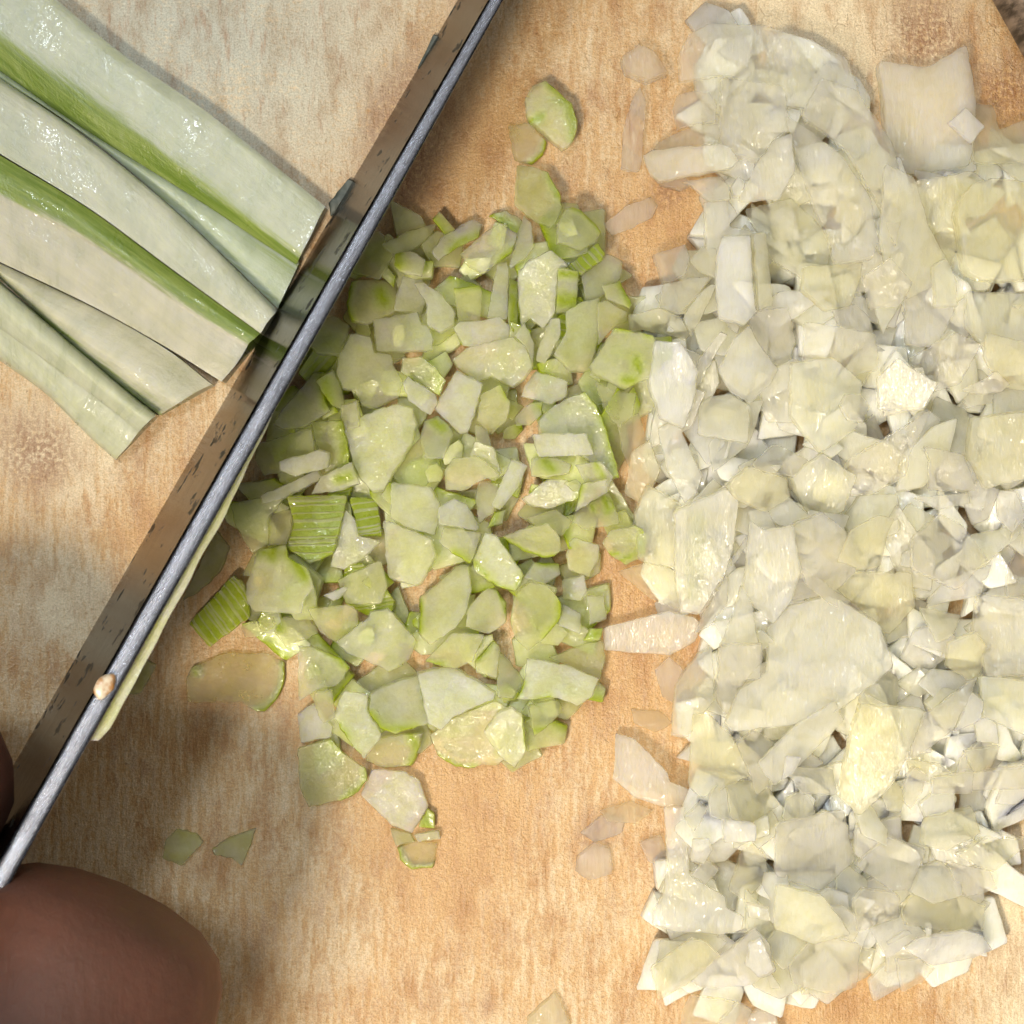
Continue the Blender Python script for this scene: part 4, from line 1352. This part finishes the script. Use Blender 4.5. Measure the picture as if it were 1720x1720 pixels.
def name_the_rest():
    """every traced piece gets a label of its own, by size, tone and the landmark beside it"""
    used = set()
    for k in TRACED:
        for d in TRACED[k]:
            if d['L']:
                used.add(d['L'])
    for k in TRACED:
        marks = [d for d in TRACED[k] if d['S']]
        areas = sorted(d['a'] for d in TRACED[k])
        q1, q2 = areas[len(areas) // 3], areas[2 * len(areas) // 3]
        for d in TRACED[k]:
            grp = 'celery pieces chopped on the board' if k == 'celery' else 'onion pieces chopped on the board'
            if not d['L']:
                size = 'small' if d['a'] < q1 else ('mid-sized' if d['a'] < q2 else 'large')
                shape = 'sliver' if d['len'] ** 2 / max(d['a'], .1) > 3.6 else 'chip'
                tone = 'green-edged ' if d['g'] else ''
                near = sorted(marks, key=lambda m: (m['x'] - d['x']) ** 2 + (m['y'] - d['y']) ** 2)
                for m in near:
                    dx, dy = d['x'] - m['x'], d['y'] - m['y']
                    if abs(dx) > abs(dy):
                        w = 'right of' if dx > 0 else 'left of'
                    else:
                        w = 'below' if dy > 0 else 'above'
                    lab = '%s %s%s %s just %s the %s' % (size, tone, k, shape, w, m['S'])
                    if lab not in used:
                        break
                used.add(lab)
                d['L'] = lab
            tag(d['o'], d['L'], k + ' piece', grp)
    # scraps of the bed: named after the marked piece they lie beside
    for k, bed, what in (('celery', BED_C, 'half-hidden celery scrap tucked in'), ('onion', BED_O, 'half-hidden onion scrap tucked in')):
        marks = [d for d in TRACED[k] if d['S']]
        for o in bed:
            X, Y = o.location.x / MM / PX + 860, 860 - o.location.y / MM / PX
            near = sorted(marks, key=lambda m: (m['x'] - X) ** 2 + (m['y'] - Y) ** 2)
            labs = []
            for m in near[:9]:
                dx, dy = X - m['x'], Y - m['y']
                w = ('right of' if dx > 0 else 'left of') if abs(dx) > abs(dy) else ('below' if dy > 0 else 'above')
                labs.append('%s %s the %s' % (what, w, m['S']))
            lab = next((q for q in labs if q not in used), labs[0])
            used.add(lab)
            o['label'] = lab
    for o in bpy.data.objects:
        if 'area' in o:
            del o['area']


name_the_rest()


# ------------------------------------------------------------------ slice stuck to the knife, flakes, crumb
def stuck_slice():
    """thin celery slice clinging to the right face of the blade, seen from above along its rim"""
    n = 26
    V, F, TI = [], [], []
    for j in range(n + 1):
        t = 0.485 + (0.729 - 0.485) * j / n
        l, r = Vector(at(*spline(SL, t), zsp(t))), Vector(at(*spline(SR, t), zsp(t)))
        e = Vector(at(*spline(ED, t), 0.0))
        out = (r - l)
        out.z = 0
        out.normalize()
        th = (0.6 + 0.65 * j / n) * min(1, 0.3 + 2.5 * j / n) * (0.9 + 0.25 * noise.noise(Vector((j * .4, 0, 0))))
        wob = 0.8 * noise.noise(Vector((j * .3, 3, 0)))
        if j in (0, n):
            th *= 0.75
        a = r.lerp(e, 0.05) + out * 0.12 + Vector((0, 0, -0.3 + 0.4 * wob))
        b = r.lerp(e, 0.45) + out * (2.0 + 0.3 * wob)
        for p, o_, g in ((a, 0.0, .1), (a + Vector((0, 0, .1)), th * .5, .25), (a, th, .5), (b, th, .2), (b, 0, .1)):
            q = p + out * o_
            V.append(tuple(q))
            TI.append((g * 0.6, 0, 0, 1))
    for j in range(n):
        for i in range(5):
            a, b = j * 5 + i, j * 5 + (i + 1) % 5
            F.append((a, b, b + 5, a + 5))
    F.append((4, 3, 2, 1, 0))
    F.append(tuple(n * 5 + i for i in range(5)))
    o = link_mesh('celery_chip', V, F, M['celery'], tint=TI, sharp=40)
    o.color = (0.95, 0.97, 0.92, 0.3)
    tag(o, 'long pale celery slice clinging to the blade along the knife spine', 'celery piece', 'celery pieces chopped on the board')


stuck_slice()

for s, lab in (('553,340 586,300 606,312 580,345 556,364', 'largest dark grey flake on the knife edge, beside the topmost stick'),
               ('702,112 728,58 748,66 738,92 714,124 700,142', 'long dark grey flake on the knife edge near the picture top'),
               ('744,52 762,12 782,-6 774,20 752,54', 'topmost dark flake on the knife edge, cut by the picture border'),
               ('668,205 682,174 691,180 676,214', 'thin dark flake on the knife edge below the long one'),
               ('614,272 629,246 640,252 626,277', 'small dark flake on the knife edge above the largest flake')):
    rr = random.Random(len(lab))
    o = piece('flake', 'edge_flake', pts(s), 0.25, rr, z=0.25, step=0.5, lump=0.15)  # thin dark pieces set along the knife edge
    tag(o, lab, 'flake', 'dark flakes along the knife edge')


def crumb():
    bm = bmesh.new()
    bmesh.ops.create_icosphere(bm, subdivisions=3, radius=1.0)
    for v in bm.verts:
        n = noise.noise(v.co * 1.4 + Vector((3, 1, 2)))
        v.co *= 1 + 0.3 * n
        v.co = Vector((v.co.x * 0.95, v.co.y * 0.62, v.co.z * 0.42))
    me = bpy.data.meshes.new('food_crumb')
    bm.to_mesh(me)
    bm.free()
    me.transform(Matrix.Scale(MM, 4))
    me.polygons.foreach_set('use_smooth', [True] * len(me.polygons))
    me.materials.append(M['crumb'])
    o = bpy.data.objects.new('food_crumb', me)
    COL.objects.link(o)
    x, y, z = at(176, 1152, zsp(0.695) + 0.1)
    o.location = (x * MM, y * MM, z * MM)
    o.rotation_euler = (0.2, 0.1, math.radians(55))
    tag(o, 'tiny toasted crumb sitting on the knife spine above the fingertip', 'crumb')


crumb()


def wooden_handle():
    """round striped wooden stick reaching in over the top right corner"""
    a, b = Vector(at(1771, -30, 9)), Vector(at(1858, 125, 9))
    d = (b - a).normalized()
    V, F = [], []
    K, N = 28, 20
    up = Vector((0, 0, 1))
    sd = d.cross(up).normalized()
    for j in range(N + 1):
        u = -60 + 75 * j / N
        for k in range(K):
            an = 2 * math.pi * k / K
            r = 3.5 * (1 + 0.03 * noise.noise(Vector((j * .2, k * .5, 0))))
            if j == N:
                r *= 0.6
            V.append(tuple(a + d * u + sd * (r * math.cos(an)) + up * (r * math.sin(an) - 4.5)))
        if j:
            for k in range(K):
                F.append(((j - 1) * K + k, (j - 1) * K + (k + 1) % K, j * K + (k + 1) % K, j * K + k))
    F.append(tuple(range(K))[::-1])
    F.append(tuple(range(N * K, (N + 1) * K)))
    o = link_mesh('wooden_handle', V, F, M['wood'])
    tag(o, 'brown striped wooden stick poking into the top right corner', 'handle')


wooden_handle()


# ------------------------------------------------------------------ the hand on the knife
def build_hand():
    """fist closed on the knife: thumb tip on the near side of the spine, index finger on the far side"""
    def P(px, py, z):
        return Vector(at(px, py, z))
    nodes, edges, rad = [], [], []

    def add(p, r, parent=None):
        nodes.append(Vector(p))
        rad.append(r)
        if parent is not None:
            edges.append((parent, len(nodes) - 1))
        return len(nodes) - 1
    palm = add((-58, -72, 50), 19)
    wrist = add((-80, -104, 54), 20, palm)
    add((-104, -144, 60), 24, wrist)
    knk = add((-44.5, -55.5, 61), 16, palm)
    # thumb: base of the palm -> joint -> tip beside the blade
    t1 = add((-47, -61, 32), 14, palm)
    t2 = add((-38.0, -47.5, 25), 12.5, t1)
    t3 = add((-32.4, -35.6, 21), 12.0, t2)
    add((-28.8, -27.2, 20), 10.8, t3)
    # index finger bent down the far face of the blade
    i1 = add((-62, -50, 56), 12.0, knk)
    i2 = add((-60, -36, 42), 11.5, i1)
    i3 = add((-50.5, -25.5, 28), 10.5, i2)
    i4 = add((-45.4, -20.0, 20), 9.6, i3)
    add((-43.2, -17.8, 14), 7.5, i4)
    # other fingers closing round the handle
    for k, (dx, dy) in enumerate(((-8, -10), (-17, -22), (-27, -34))):
        f1 = add((-58 + dx, -52 + dy, 58 - k), 11.5, palm)
        f2 = add((-68 + dx, -44 + dy, 42 - k), 10.6, f1)
        f3 = add((-60 + dx, -46 + dy, 28 - k), 10.0, f2)
        add((-52 + dx, -52 + dy, 26 - k), 8.5, f3)
    me = bpy.data.meshes.new('hand')
    me.from_pydata([tuple(n * MM) for n in nodes], edges, [])
    o = bpy.data.objects.new('hand', me)
    COL.objects.link(o)
    bm = bmesh.new()
    bm.from_mesh(me)
    lay = bm.verts.layers.skin.verify()
    for i, v in enumerate(bm.verts):
        v[lay].radius = (rad[i] * MM, rad[i] * MM)
        v[lay].use_root = i == 0
    bm.to_mesh(me)
    bm.free()
    sk = o.modifiers.new('Skin', 'SKIN')
    sk.use_smooth_shade = True
    o.modifiers.new('Subsurf', 'SUBSURF').render_levels = 3
    o.modifiers['Subsurf'].levels = 2
    dg = bpy.context.evaluated_depsgraph_get()
    ev = o.evaluated_get(dg)
    m2 = bpy.data.meshes.new_from_object(ev)
    o.modifiers.clear()
    o.data = m2
    m2.name = 'hand'
    m2.materials.clear()
    m2.materials.append(M['skin'])
    m2.polygons.foreach_set('use_smooth', [True] * len(m2.polygons))
    tag(o, 'shadowed brown hand gripping the knife, rounded thumb tip showing at the lower left', 'hand')


build_hand()
